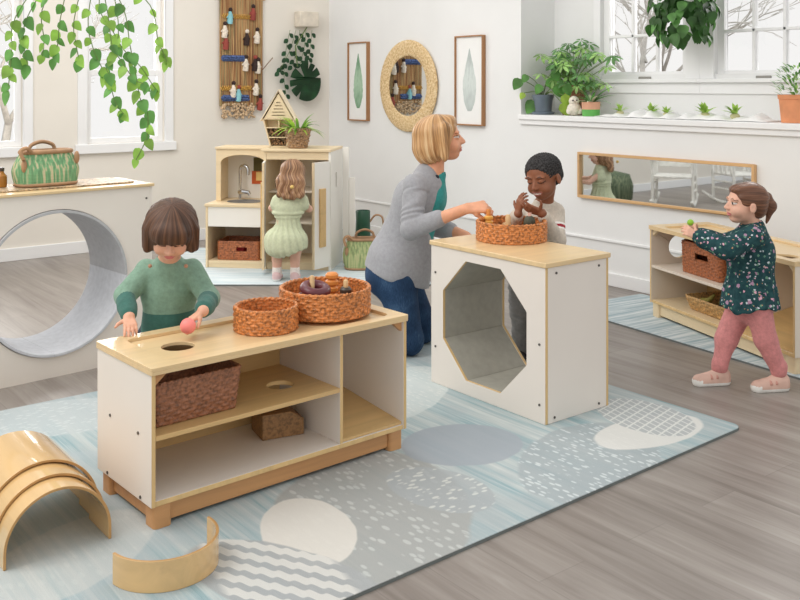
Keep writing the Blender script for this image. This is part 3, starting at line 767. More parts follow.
# ============================================================= things on the walls
FRW = wood('walnut_frame', (164, 118, 78), 2, .1, .45); FRL = wood('oak_frame', (214, 172, 122), 1, .07, .45)
PAPER = plain('print_paper', (240, 240, 238), .7, .006)
t = NT('mirror_glass'); t.color((226, 230, 232)).set(rough=.02, metal=1.0); MIR = t.m
def feather(cy, z0, z1, wmax, seed, x, notch=True):
    """leaf outline in the wall plane (y,z)"""
    rs = random.Random(seed); n = 26; L = []; R = []
    for i in range(n + 1):
        u = i / n; wdt = wmax * 1.3 * (math.sin(PI * min(1, u * .96 + .04)) ** .8) * (1.25 - .85 * u)
        if notch: wdt *= 1 - .10 * rs.random()
        L.append((cy - wdt, z0 + (z1 - z0) * u)); R.append((cy + wdt, z0 + (z1 - z0) * u))
    return R + L[::-1]
def leafprint(label, y0, y1, z0, z1, c1, c2, seed):
    r = thing('framed_print', label, 'picture', (XR, (y0 + y1) / 2, z0), 0)
    h = z1 - z0; wy = (y1 - y0) / 2; fw = .010; X0 = -.036
    mb = MB(); frame_bars(mb, -wy, wy, 0, h, fw, X0, 0, 'x'); mb.build('frame', FRW, r, bevel=.0015)
    MB().box(-.020, -.014, -wy + fw, wy - fw, fw, h - fw).build('paper', PAPER, r)
    t = NT('leaf_ink_%d' % seed); sp = t.sep(t.tc('Generated'))
    v = t.mapping((1, 40, 14), (.6, 0, 0)); nz = t.noise(v, 1, 3)
    f = t.math('ADD', t.math('MULTIPLY', sp[2], .6), t.math('MULTIPLY', nz, .5))
    t.color(t.ramp(f, [(.2, c1), (.55, c2), (.8, c1)])).set(rough=.8)
    MB().plate_x(feather(0, h * .16, h * .86, wy * .42, seed, 0), [], -.0215, -.020).build('leaf_image', t.m, r)
leafprint('framed green leaf print left of the round straw mirror', 6.60, 6.897, .986, 1.677, (110, 150, 118), (176, 204, 178), 3)
leafprint('framed pale grey leaf print right of the round straw mirror', 5.137, 5.454, .993, 1.675, (178, 186, 184), (212, 220, 216), 4)
rm = thing('round_mirror', 'round wall mirror in a wide straw ring between the two leaf prints', 'mirror', (XR, 6.05, 1.293))
mb = MB(); n = 150; Ro, Ri = .378, .245; M = Matrix.Rotation(-PI / 2, 4, 'Y'); vs = []; fs = []; K = 24
for i in range(n * 2):
    a = 2 * PI * i / (n * 2)
    for k in range(K):
        b = 2 * PI * k / K; e = .0035 * math.sin(PI * i / 1.0 + .5) * 1 + .003 * math.sin(a * 75) * math.sin(b * 6 + a * 30)
        rr = (Ro + Ri) / 2 + ((Ro - Ri) / 2 + e) * math.cos(b); xx = -.018 - (.016 + e) * math.sin(b)
        vs.append((xx, rr * math.cos(a), rr * math.sin(a)))
for i in range(n * 2):
    j = (i + 1) % (n * 2)
    for k in range(K): k2 = (k + 1) % K; fs.append((i * K + k, i * K + k2, j * K + k2, j * K + k))
t = NT('straw_ring'); t.color(t.ramp(t.noise(t.tc(), 60, 3, .7), [(.3, (178, 142, 92)), (.5, (224, 194, 146)), (.7, (242, 222, 184))])).set(rough=.7); t.bump(t.noise(t.tc(), 120, 2), .6, .004)
mb.add(vs, fs).build('straw_ring', t.m, rm, smooth=60)
MB().lathe([(.0001, .0), (.255, .0), (.255, .008), (.0001, .008)], 64, M=Matrix.Translation((-.022, 0, 0)) @ Matrix.Rotation(PI / 2, 4, 'Y')).build('mirror_glass', MIR, rm)
lm = thing('wall_mirror', 'long low horizontal wall mirror in a thin oak frame', 'mirror', (XR, 3.57, .553))
mb = MB(); frame_bars(mb, -.647, .647, 0, .30, .016, -.032, -.001, 'x'); mb.build('frame', FRL, lm, bevel=.002)
MB().box(-.016, -.010, -.635, .635, .012, .288).build('mirror_glass', MIR, lm)

# woven wall hanging on the back wall
wv = thing('woven_wall_hanging', 'brown striped woven wall hanging with blue bands and small cloth figures', 'wall hanging', (3.91, YB, 1.02))
t = NT('hanging_stripes'); sp = t.sep(t.tc())
nz = t.noise(t.mapping((70, 1, 1.2)), 1, 2)
t.color(t.ramp(nz, [(.30, (88, 62, 44)), (.42, (150, 104, 66)), (.52, (196, 160, 112)), (.60, (128, 118, 82)), (.70, (170, 120, 78))])).set(rough=.9); STR = t.m
mb = MB()
for k in range(30):
    x = -.20 + .40 * k / 29; mb.tube([(x, -.022, .10), (x + .004 * math.sin(k), -.024, .55), (x, -.022, 1.02)], .0085, 8)
mb.build('warp_sticks', STR, wv)
BLU = plain('blue_yarn', (72, 90, 132), .9, .35, 60); YLW = plain('mustard_yarn', (206, 160, 78), .9, .15, 60); CRM = plain('cream_yarn', (228, 216, 200), .9, .1, 60); BRN = plain('dark_yarn', (56, 40, 36), .9, .15, 60); TEAL = plain('aqua_yarn', (140, 196, 204), .9, .1); RED = plain('rust_yarn', (150, 70, 60), .9, .1)
def band(z, x0, x1, mat, r=.016, nm='yarn_band'):
    mb = MB(); n = 60
    for q in range(2):
        mb.tube([(x0 + (x1 - x0) * i / n, -.036 - .010 * math.cos(PI * i / 2.0 + q * PI), z + .010 * math.sin(PI * i / 2.0 + q * PI) + q * .016) for i in range(n + 1)], r * .5, 7)
    mb.build(nm, mat, wv)
band(.16, -.19, .06, BLU, .022); band(.50, -.19, .02, BLU, .02); band(.245, -.20, .09, YLW, .010); band(.86, -.19, .1, YLW, .008)
mb = MB(); rs = random.Random(2)
for k in range(120): mb.ball((rs.uniform(-.195, .12), -.034 + rs.uniform(-.006, .006), rs.uniform(.0, .12)), rs.uniform(.010, .016), 8)
mb.build('knot_fringe', wicker_mat('cream_brown_knots', (196, 168, 134), .5), wv)
for k, (x, z, m, hm) in enumerate(((-.16, .64, RED, BRN), (-.09, .235, CRM, BRN), (-.04, .20, TEAL, RED), (.03, .46, CRM, BRN), (.12, .46, BRN, RED), (.15, .44, CRM, BRN), (.14, .70, CRM, BRN), (.13, .25, CRM, BRN), (.04, .68, BRN, CRM), (-.17, .74, CRM, BRN), (.17, .12, RED, BRN), (-.12, .86, TEAL, BRN), (.1, .9, RED, BRN))):
    g = MB()
    g.tube([(x, -.036, z - .055), (x, -.046, z - .02), (x + .003, -.046, z + .02), (x, -.042, z + .045)], [.026, .024, .018, .012], 10).tube([(x - .03, -.040, z - .01), (x, -.046, z + .028), (x + .03, -.040, z - .005)], .008, 7)
    g = g.build('cloth_figure', m, wv, smooth=60)
    MB().ball((x + .004, -.046, z + .062), .019, 12, (1, .7, 1)).build('figure_head', hm, g, smooth=180)
MB().tube([(.19, -.03, .40), (.30, -.04, .52)], .004, 6).build('twig', plain('twig_brown', (130, 104, 80), .8), wv)
MB().cyl((-.23, -.022, 1.03), (.23, -.022, 1.03), .012).build('hanging_rod', FRL, wv)

# ============================================================= plants
def leafmat(name, c, var=.28, rough=.42, trans=.0):
    if name in MATS: return MATS[name]
    t = NT(name); d = tuple(v * (1 - var) for v in c); b = tuple(min(255, v * (1 + var)) for v in c)
    t.color(t.ramp(t.noise(t.tc(), 9, 2, .6), [(.32, d), (.5, c), (.68, b)])).set(rough=rough, spec=.4)
    tl = t.n('ShaderNodeBsdfTranslucent'); tl.inputs[0].default_value = rgba(tuple(min(255, v * 1.25) for v in c))
    mx = t.n('ShaderNodeMixShader'); mx.inputs[0].default_value = .28
    t.l(t.b.outputs[0], mx.inputs[1]); t.l(tl.outputs[0], mx.inputs[2]); t.l(mx.outputs[0], t.out.inputs[0])
    MATS[name] = t.m; return t.m
POTH = leafmat('pothos_green', (132, 172, 76)); DKG = leafmat('dark_green_leaf', (58, 96, 46)); MIDG = leafmat('mid_green_leaf', (92, 140, 72)); PALEG = leafmat('pale_green_leaf', (150, 186, 112)); MONS = leafmat('monstera_green', (36, 72, 44)); LIME = leafmat('lime_leaf', (168, 200, 84))
STEM = plain('green_stem', (104, 128, 66), .6)
def leaf(mb, base, d, up, L, W, kind='ovate', curl=.35, fold=.25, n=6):
    d = Vector(d).normalized(); up = Vector(up); up = (up - d * up.dot(d))
    if up.length < 1e-3: up = d.orthogonal()
    up.normalize(); s = d.cross(up); vs = []
    for i in range(n + 1):
        u = i / n
        if kind == 'heart': w_ = (math.sin(PI * min(1, u * .82 + .18)) ** .7) * (1.12 - .55 * u) if 0 < u < 1 else (.42 if u == 0 else 0.0)
        elif kind == 'round': w_ = math.sqrt(max(0, 1 - (2 * u - 1) ** 2))
        elif kind == 'strap': w_ = (1 - u ** 3) * (.55 + .45 * min(1, u * 4))
        else: w_ = math.sin(PI * u) ** .75
        a = curl * u; c = Vector(base) + d * (L * u * (1 - .25 * curl * u)) - up * (L * curl * .5 * u * u)
        hw = W / 2 * w_
        vs += [c - s * hw + up * (fold * hw), c, c + s * hw + up * (fold * hw)]
    fs = []
    for i in range(n):
        o = i * 3; fs += [(o, o + 3, o + 4, o + 1), (o + 1, o + 4, o + 5, o + 2)]
    mb.add(vs, fs)
def polyat(pts, u):
    u = max(0, min(.9999, u)) * (len(pts) - 1); i = int(u); return pts[i].lerp(pts[i + 1], u - i)
def smoothline(pts, k=5):
    out = []; P_ = [pts[0]] + list(pts) + [pts[-1]]
    for i in range(1, len(P_) - 2):
        for j in range(k):
            t_ = j / k; a, b, c, d = P_[i - 1], P_[i], P_[i + 1], P_[i + 2]
            out.append(.5 * ((2 * b) + (c - a) * t_ + (2 * a - 5 * b + 4 * c - d) * t_ ** 2 + (3 * b - a - 3 * c + d) * t_ ** 3))
    out.append(pts[-1]); return out
TOCAM = lambda p: (C0 - Vector(p)).normalized()
# --- trailing plant at the upper left, hung before the window
vp = atd(92, -40, 3.95)
vine = thing('hanging_vine', 'trailing green vine with heart-shaped leaves hanging before the left window', 'plant', vp)
strands = [[(40, -20), (14, 20), (12, 48), (10, 70), (8, 92)], [(50, -22), (26, 20), (24, 45), (28, 66)], [(60, -22), (42, 10), (44, 40), (42, 56)], [(70, -25), (60, 20), (58, 42), (54, 60)], [(85, -25), (74, 20), (76, 45), (80, 62)], [(95, -25), (88, 20), (93, 48), (103, 70), (110, 85), (116, 104), (124, 114)], [(100, -25), (108, 15), (112, 45), (122, 62), (135, 80), (148, 84)], [(105, -25), (124, 10), (130, 45), (136, 74), (140, 98), (147, 110), (148, 126), (146, 140), (136, 160)], [(115, -25), (150, 5), (158, 40), (163, 52), (167, 62)], [(110, -25), (118, 20), (116, 50), (106, 66), (112, 78)], [(100, -25), (100, 10), (112, 30), (124, 50), (140, 66), (152, 84), (158, 92)]]
rs = random.Random(11)
fo1, fo2, stm = MB(), MB(), MB()
for k, st in enumerate(strands):
    D = 3.85 + .035 * (k % 6)
    pts = smoothline([atd(x, y, D) - vp for x, y in st]); stm.tube(pts, .0022, 5)
    Ln = sum((pts[i + 1] - pts[i]).length for i in range(len(pts) - 1)); m = max(5, int(Ln / (.043 if k != 7 else .046)))
    for j in range(m):
        u = (j + .8) / m; p = polyat(pts, u); side = -1 if j % 2 else 1
        dv = CR * (side * rs.uniform(.3, .9)) + Vector((0, 0, -1)) + CF * rs.uniform(-.5, .3)
        if j == m - 1: dv = Vector((0, 0, -1)) - CR * .3
        big = rs.uniform(.045, .070) * (1.0 if k in (0, 1, 2, 3, 4, 5, 6, 7, 9) else .85)
        leaf(fo1 if rs.random() < .6 else fo2, p, dv, -CF + CR * rs.uniform(-.7, .7) + CU * .3, big, big * .78, 'heart', rs.uniform(.1, .5), .2)
fo1.build('foliage', POTH, vine, smooth=180, fix=False); fo2.build('foliage', MIDG, vine, smooth=180, fix=False); stm.build('stems', STEM, vine, fix=False)
MB().lathe([(.07, -.02), (.10, .05), (.115, .13), (.105, .13), (.09, .05), (.06, -.01)], 28, (0, 0, .0)).build('pot', plain('white_hanging_pot', (232, 230, 226), .5), vine)
MB().tube([(0.1, 0, .13), (0, 0, .6), (-.1, 0, .13)], .003, 5).tube([(0, 0, .6), (0, 0, 1.1)], .003, 5).build('hanger', SEAGR, vine)
# --- round-leaved plant hanging in the window niche
hp = atx(683, 3, 4.93)
hpl = thing('hanging_plant', 'dense round-leaved dark green plant hanging before the niche window', 'plant', hp)
fo1, fo2 = MB(), MB(); rs = random.Random(5)
for k in range(330):
    a = rs.uniform(0, 2 * PI); z = rs.uniform(-.22, .35); rad = .205 * (1 - .25 * max(0, -z / .22) ** 2) * math.sqrt(rs.uniform(.35, 1))
    p = Vector((rad * math.cos(a), rad * math.sin(a), z)); out = Vector((math.cos(a), math.sin(a), 0))
    sz = rs.uniform(.06, .095)
    leaf(fo1 if rs.random() < .7 else fo2, p, Vector((0, 0, -1)) + out * rs.uniform(.1, .6) + Vector((rs.uniform(-.3, .3), rs.uniform(-.3, .3), 0)), out + Vector((0, 0, .5)), sz, sz * .85, 'heart', rs.uniform(.2, .6), .15)
for x, y in ((650, 35), (654, 28), (672, 36), (698, 42), (703, 36), (712, 22)):
    p = atx(x, y - 4, 4.90) - hp; leaf(fo1, p + Vector((0, 0, .04)), (0, 0, -1), -CF, .085, .07, 'heart', .3, .15)
fo1.build('foliage', DKG, hpl, smooth=180, fix=False); fo2.build('foliage', MIDG, hpl, smooth=180, fix=False)
MB().lathe([(.0001, .06), (.09, .06), (.13, .22), (.135, .30), (.125, .30), (.0001, .28)], 28).build('pot', plain('grey_hanging_pot', (120, 118, 112), .6), hpl)
MB().tube([(.125, 0, .30), (0, 0, .75), (-.125, 0, .30)], .003, 5).tube([(0, 0, .75), (0, 0, 1.05)], .003, 5).build('hanger', SEAGR, hpl)
# --- wall plant with a monstera leaf
wp = Vector((4.55, YB - .06, 1.72))
wpl = thing('wall_plant', 'dark trailing wall plant with one split monstera leaf above the play kitchen', 'plant', wp)
fo, stm = MB(), MB(); rs = random.Random(3)
for k, st in enumerate([[(290, 30), (286, 50), (284, 75), (286, 95)], [(300, 30), (296, 52), (292, 66)], [(312, 30), (310, 50), (308, 60)], [(296, 30), (290, 50), (282, 66), (279, 72)], [(306, 30), (304, 48), (300, 64)]]):
    pts = smoothline([aty(x, y, YB - .05 - .01 * k) - wp for x, y in st]); stm.tube(pts, .002, 5)
    m = int(8 + 3 * (k == 0))
    for j in range(m):
        p = polyat(pts, (j + .9) / m); leaf(fo, p, Vector(((-1) ** j * .8, -.1, -.7)), Vector((0, -1, .2)), .062, .042, 'ovate', .3, .2)
fo.build('foliage', MONS, wpl, smooth=180, fix=False)
lc = aty(306, 80, YB - .09) - wp; mb = MB(); Rm = .165; pts_ = []
for i in range(72):
    a = 2 * PI * i / 72 + .001; r_ = Rm * (1 - .12 * math.cos(a))
    lobe = abs(((a / (2 * PI) * 11) % 1) - .5)
    if .6 < a < 2 * PI - .6 and lobe < .06 and abs(a - PI) > .5: r_ *= .62
    if abs(a) < .12 or abs(a - 2 * PI) < .12: r_ *= .25
    pts_.append((lc.x + r_ * math.cos(a + 2.2), lc.z + r_ * 1.05 * math.sin(a + 2.2)))
mb.plate(pts_, [], lambda a, b: (a, lc.y + .25 * (a - lc.x) ** 2 * 4, b), lambda a, b: (a, lc.y + .25 * (a - lc.x) ** 2 * 4 - .003, b))
mb.build('monstera_leaf', MONS, wpl, smooth=60)
stm.tube([lc + Vector((-.09, .0, .12)), lc + Vector((-.10, .02, .3)), Vector((0, 0, .1))], .005, 6); stm.build('stems', STEM, wpl, fix=False)
MB().box(-.10, .10, -.05, .055, .10, .24).build('wall_pocket', plain('cream_wall_pocket', (222, 212, 196), .6), wpl, bevel=.01)

# --- ledge plants
LZ = 1.091
def lp(px, X): p = atx(px, 100, X); return Vector((p.x, p.y, LZ))
def pot(parent, prof, mat, name='pot', n=32, inner=True):
    (r0, z0), (r1, z1) = prof[0], prof[-1]
    full = [(.0001, z0)] + prof + [(r1 - .007, z1), (r1 - .012, z1 - .02), (.0001, z1 - .022)]
    return MB().lathe(full, n).build(name, mat, parent, smooth=40)
BLUE = plain('blue_grey_glaze', (104, 116, 128), .3, .06); TERR = plain('terracotta', (222, 148, 104), .7, .05); SOIL = plain('soil', (70, 54, 42), .9)
p1 = thing('potted_plant', 'round-leaved plant in a blue-grey glazed pot at the left end of the ledge', 'plant', lp(543, 4.93))
pot(p1, [(.075, 0), (.082, .012), (.082, .016), (.062, .022), (.068, .10), (.078, .125), (.078, .140)], BLUE)
fo, fl, stm = MB(), MB(), MB()
for px, py, sz, lim in ((520, 84, .085, 0), (527, 80, .06, 0), (534, 106, .10, 1), (556, 90, .10, 0), (548, 84, .08, 0), (562, 108, .10, 2), (541, 90, .07, 0), (524, 98, .05, 2), (553, 76, .08, 0), (565, 90, .08, 0), (563, 100, .08, 2)):
    p = atx(px, py - 5, 4.87 if px > 530 else 4.785) - p1.location; stm.tube(smoothline([Vector((0, 0, .12)), Vector((p.x * .4, p.y * .4, max(.16, p.z * .8))), p]), .003, 5)
    leaf(fl if lim == 2 else fo, p, Vector((0, 0, -1)) + CR * (.6 if px > 543 else -.6), -CF + CU * .5, sz * 1.15, sz, 'heart', .3, .1)
fo.build('foliage', MIDG, p1, smooth=180, fix=False); fl.build('foliage', LIME, p1, smooth=180, fix=False); stm.build('stems', STEM, p1, fix=False)
p2 = thing('umbrella_plant', 'tall umbrella plant with whorled leaves in a wicker pot on the ledge', 'plant', lp(573, 5.03))
woven(.17, .17, .20, .085, 10, 22, .004, taper=.012).build('pot', WICKR, p2, smooth=60, fix=False)
MB().lathe([(.0001, .15), (.072, .15), (.072, .175), (.0001, .18)], 20).build('soil', SOIL, p2)
f1, f2, stm = MB(), MB(), MB(); rs = random.Random(9)
for k in range(64):
    px = rs.gauss(574, 17); py = 62 + rs.uniform(-26, 24) * (1 - .35 * abs(px - 574) / 40) + abs(px - 574) * .25
    px = max(541, min(612, px)); X = rs.uniform(4.90, 5.10); p = atx(px, py, X) - p2.location
    stm.tube(smoothline([Vector((rs.uniform(-.02, .02), rs.uniform(-.02, .02), .16)), Vector((p.x * .3, p.y * .3, p.z * .7)), p], 3), .0025, 4)
    N_ = rs.randint(6, 8); axis = Vector((rs.uniform(-.4, .2), rs.uniform(-.4, .4), 1)).normalized() - CF * .4
    u0 = axis.orthogonal().normalized(); v0 = axis.normalized().cross(u0); off = rs.uniform(0, 6)
    tgt = f1 if rs.random() < .55 else f2
    for j in range(N_):
        a = off + 2 * PI * j / N_; dv = u0 * math.cos(a) + v0 * math.sin(a) - axis.normalized() * .25
        leaf(tgt, p + dv * .008, dv, axis, rs.uniform(.055, .085), .024, 'ovate', .35, .15, 4)
f1.build('foliage', leafmat('umbrella_green', (98, 140, 84)), p2, smooth=180, fix=False); f2.build('foliage', PALEG, p2, smooth=180, fix=False); stm.build('stems', STEM, p2, fix=False)
# knitted figurine
fg = thing('knitted_figurine', 'small cream knitted owl figurine sitting on the ledge between the plants', 'figurine', lp(574, 4.90))
KN = plain('cream_wool', (226, 218, 204), .95, .08, 90)
MB().ball((0, 0, .045), .048, 22, (1, 1, .95)).build('body', KN, fg, smooth=180)
MB().ball((0, 0, .098), .036, 22).build('head', KN, fg, smooth=180)
q = -CF
for s in (-1, 1):
    MB().ball(tuple(q * .033 + CR * (.013 * s) + Vector((0, 0, .104))), .006, 10).build('eye', BRN, fg, smooth=180)
    MB().ball(tuple(q * .02 + CR * (.036 * s) + Vector((0, 0, .03))), .022, 12).build('foot', KN, fg, smooth=180)
MB().ball(tuple(q * .037 + Vector((0, 0, .094))), .005, 8).build('beak', plain('beak_tan', (150, 116, 84), .7), fg, smooth=180)
p3 = thing('potted_plant', 'striped-leaf plant in a terracotta pot dipped in green, on the ledge', 'plant', lp(591, 4.92))
mb = MB(); mb.lathe([(.0001, 0), (.058, 0), (.060, .045)], 32); k0 = len(mb.f); mb.lathe([(.060, .045), (.062, .095), (.055, .095), (.052, .08), (.0001, .078)], 32)
mb.m = [0] * k0 + [1] * (len(mb.f) - k0); mb.build('pot', [plain('green_dip', (98, 176, 84), .5), plain('pale_terracotta', (226, 170, 140), .7)], p3, smooth=40)
f1, f2 = MB(), MB(); rs = random.Random(21)
for k in range(26):
    a = rs.uniform(0, 2 * PI); el = rs.uniform(.4, 1.3); dv = Vector((math.cos(a) * math.cos(el), math.sin(a) * math.cos(el), math.sin(el)))
    leaf(f1 if k % 3 else f2, (.012 * math.cos(a), .012 * math.sin(a), .08), dv, Vector((0, 0, 1)) + dv * .1, rs.uniform(.09, .17), .022, 'strap', rs.uniform(.5, 1.1), .3)
for x, y in ((612, 84), (617, 92), (577, 80)): 
    p = atx(x, y, 4.92) - p3.location; leaf(f1, (0, 0, .08), p - Vector((0, 0, .03)), (0, 0, 1), p.length * .95, .026, 'strap', .5, .3)
f1.build('foliage', MIDG, p3, smooth=180, fix=False); f2.build('foliage', plain('cream_leaf_edge', (222, 226, 190), .5), p3, smooth=180, fix=False)
# white cloth along the ledge
t = NT('white_muslin'); t.color((244, 243, 242)).set(rough=.85, sheen=.1); CLO = t.m
mb = MB(); y0, y1 = lp(603, 4.95).y, lp(775, 4.95).y; nx, ny = 14, 90; rs = random.Random(4); ph = [(rs.uniform(6, 34), rs.uniform(0, 6), rs.uniform(10, 30)) for _ in range(7)]
vs = []
for j in range(ny + 1):
    for i in range(nx + 1):
        u, v = i / nx, j / ny; x = 4.86 + .22 * u + .012 * math.sin(v * 50); y = y0 + (y1 - y0) * v
        h = .018 + .014 * sum(math.sin(a * v * 2.0 + b + c * .1 * u) for a, b, c in ph) / 2.4 + .012 * u
        e = min(1, 5 * u * (1 - u) + .05) * min(1, 9 * v, 9 * (1 - v)); vs.append((x, y, LZ + .001 + max(0, h) * e))
fs = [(j * (nx + 1) + i, j * (nx + 1) + i + 1, (j + 1) * (nx + 1) + i + 1, (j + 1) * (nx + 1) + i) for j in range(ny) for i in range(nx)]
mb.add(vs, fs); cl = mb.build('muslin_cloth', CLO, None, smooth=180)
sd = cl.modifiers.new('thick', 'SOLIDIFY'); sd.thickness = .002; sd.offset = 1
tag(cl, 'crumpled white cloth spread along the window ledge under the sprouts', 'cloth')
SPR = ['leftmost small green sprout on the white cloth, beside the dipped pot', 'second small green sprout from the left on the white cloth', 'third and thinnest small green sprout from the left on the white cloth', 'fourth small green sprout from the left on the white cloth', 'rightmost small green sprout on the white cloth']
for k, (px, sz) in enumerate(((620, 1.15), (651, 1.25), (666, .9), (705, 1.35), (735, 1.3))):
    b = lp(px, 4.93); r = thing('sprout', SPR[k], 'plant', b + Vector((0, 0, .032)), 0, 'sprouts on the window ledge')
    MB().ball((0, 0, -.006), .022 * sz, 12, (1, 1, .7)).build('moss_ball', plain('pale_moss', (186, 182, 140), .9), r, smooth=180)
    mb = MB(); rs = random.Random(k + 40)
    for j in range(16):
        a = rs.uniform(0, 2 * PI); el = rs.uniform(.5, 1.4); dv = Vector((math.cos(a) * math.cos(el), math.sin(a) * math.cos(el), math.sin(el)))
        leaf(mb, (0, 0, 0), dv, Vector((0, 0, 1)), rs.uniform(.05, .075) * sz, .018 * sz, 'ovate', .4, .25, 4)
    mb.build('leaves', leafmat('sprout_green', (158, 192, 92)), r, smooth=180, fix=False)
p4_ = thing('potted_plant', 'bushy green plant in a large terracotta pot at the right end of the ledge', 'plant', lp(797, 4.96))
pot(p4_, [(.082, 0), (.095, .13), (.100, .132), (.102, .155)], TERR)
f1, f2 = MB(), MB(); rs = random.Random(33)
for k in range(260):
    a = rs.uniform(0, 2 * PI); z = rs.uniform(.15, .31); rr = .105 * math.sqrt(rs.random()) * (1.15 - abs(z - .22) * 3); dv = Vector((math.cos(a), math.sin(a), rs.uniform(.1, 1.3)))
    leaf(f1 if k % 3 else f2, (rr * math.cos(a), rr * math.sin(a), z), dv, Vector((0, 0, 1)), rs.uniform(.03, .055), .014, 'ovate', .3, .2, 4)
f1.build('foliage', MIDG, p4_, smooth=180, fix=False); f2.build('foliage', PALEG, p4_, smooth=180, fix=False)

# ============================================================= on the play kitchen and around it
KT = kz + .8425
bh = KL(SW + .05, .20, 0); bh.z = KT
bird = thing('birdhouse', 'wooden gabled bug house with slatted gable on top of the play kitchen', 'birdhouse', bh, math.radians(-42))
pent = [(-.062, 0), (.062, 0), (.118, .205), (0, .405), (-.118, .205)]
sl = [rect(-.045 + .012 * abs(k - 1), .045 - .012 * abs(k - 1) if k < 3 else .02, .225 + .030 * k, .232 + .030 * k) for k in range(4)]
def inset(s): return [(x * s, .012 + (z - .0) * s * .97) for x, z in pent]
MB().plate_y(pent, [], .085, .095).build('back_board', PALEB, bird)
gbl = MB().plate_y([(-.105, .205), (.105, .205), (0, .385)], [rect(-.05, .05, .225, .231), rect(-.045, .045, .248, .254), rect(-.035, .035, .271, .277), rect(-.026, .026, .294, .300), rect(-.016, .016, .317, .323)], -.002, .008).build('gable_front', PALEB, bird)
wl = MB()
for s in (-1, 1):
    a, b = Vector((s * .062, 0, 0)), Vector((s * .118, 0, .205)); n_ = Vector((s * .965, 0, -.26)) * .010
    wl.add([(a.x, 0, 0), (b.x, 0, b.z), (b.x, .09, b.z), (a.x, .09, 0), (a.x - n_.x, 0, -n_.z * 0), (b.x - n_.x, 0, b.z), (b.x - n_.x, .09, b.z), (a.x - n_.x, .09, 0)], [(0, 1, 2, 3), (4, 5, 6, 7), (0, 1, 5, 4), (1, 2, 6, 5), (2, 3, 7, 6), (3, 0, 4, 7)])
wl.build('side_wall', PALEB, bird)
rf = MB()
for s in (-1, 1):
    P_ = [Vector((s * .135, 0, .185)), Vector((0, 0, .415)), Vector((0, 0, .40)), Vector((s * .125, 0, .19))]
    rf.add([(p.x, -.012, p.z) for p in P_] + [(p.x, .105, p.z) for p in P_], [(0, 1, 2, 3), (7, 6, 5, 4), (0, 4, 5, 1), (1, 5, 6, 2), (2, 6, 7, 3), (3, 7, 4, 0)])
rf.build('roof', plain('pale_roof_wood', (240, 222, 190), .5), bird)
for z, hw in ((0, .06), (.065, .075), (.135, .093), (.198, .11)): MB().box(-hw, hw, 0, .086, z, z + .007).build('shelf', PALEB, bird)
MB().box(-.004, .004, .01, .085, .143, .198).build('shelf', PALEB, bird)
rd = MB(); rs = random.Random(8)
for z0, z1, hw in ((.010, .062, .058), (.075, .13, .072)):
    for k in range(40): x = rs.uniform(-hw, hw); z = rs.uniform(z0 + .006, z1 - .005); rd.cyl((x, .02 + rs.uniform(0, .01), z), (x, .085, z), .006, n=7)
rd.build('reeds', wicker_mat('brown_reeds', (150, 112, 74), .4), bird)
spx = KL(SW + .215, .12, 0); spx.z = KT
spd = thing('spider_plant', 'spider plant with arching leaves in an openwork basket on the play kitchen', 'plant', spx)
woven(.185, .185, .135, .0925, 7, 16, .007, taper=.028, th=.009).build('pot', wicker_mat('grey_brown_wicker', (158, 124, 92), .4), spd, smooth=60, fix=False)
MB().lathe([(.0001, .10), (.075, .10), (.08, .118), (.0001, .12)], 20).build('soil', SOIL, spd)
f1, f2 = MB(), MB(); rs = random.Random(17)
for k in range(46):
    a = rs.uniform(0, 2 * PI); el = rs.uniform(.35, 1.35); dv = Vector((math.cos(a) * math.cos(el), math.sin(a) * math.cos(el), math.sin(el)))
    leaf(f1 if k % 3 else f2, (.03 * math.cos(a), .03 * math.sin(a), .115), dv, Vector((0, 0, 1)) + dv * .05, rs.uniform(.13, .22), .024, 'strap', rs.uniform(.7, 1.4), .3, 8)
f1.build('foliage', leafmat('spider_green', (122, 168, 70)), spd, smooth=180, fix=False); f2.build('foliage', LIME, spd, smooth=180, fix=False)
# green card lantern on the sink's splashback
ln = thing('felt_picture', 'small orange card with an olive cloth flap hung behind the tap of the play sink', 'picture', KL(.268, SD - .016, .60), KANG)
MB().box(-.045, .045, -.006, 0, -.045, .05).build('orange_card', plain('orange_card', (206, 96, 44), .7), ln)
MB().box(-.012, .04, -.010, -.007, -.02, .045).build('yellow_patch', plain('warm_yellow_card', (246, 206, 130), .7), ln)
MB().plate_y([(-.03, .05), (.062, .055), (.078, .10), (.07, .165), (.055, .15), (-.03, .15)], [], -.012, -.004).build('olive_flap', plain('olive_cloth', (100, 92, 54), .9), ln)

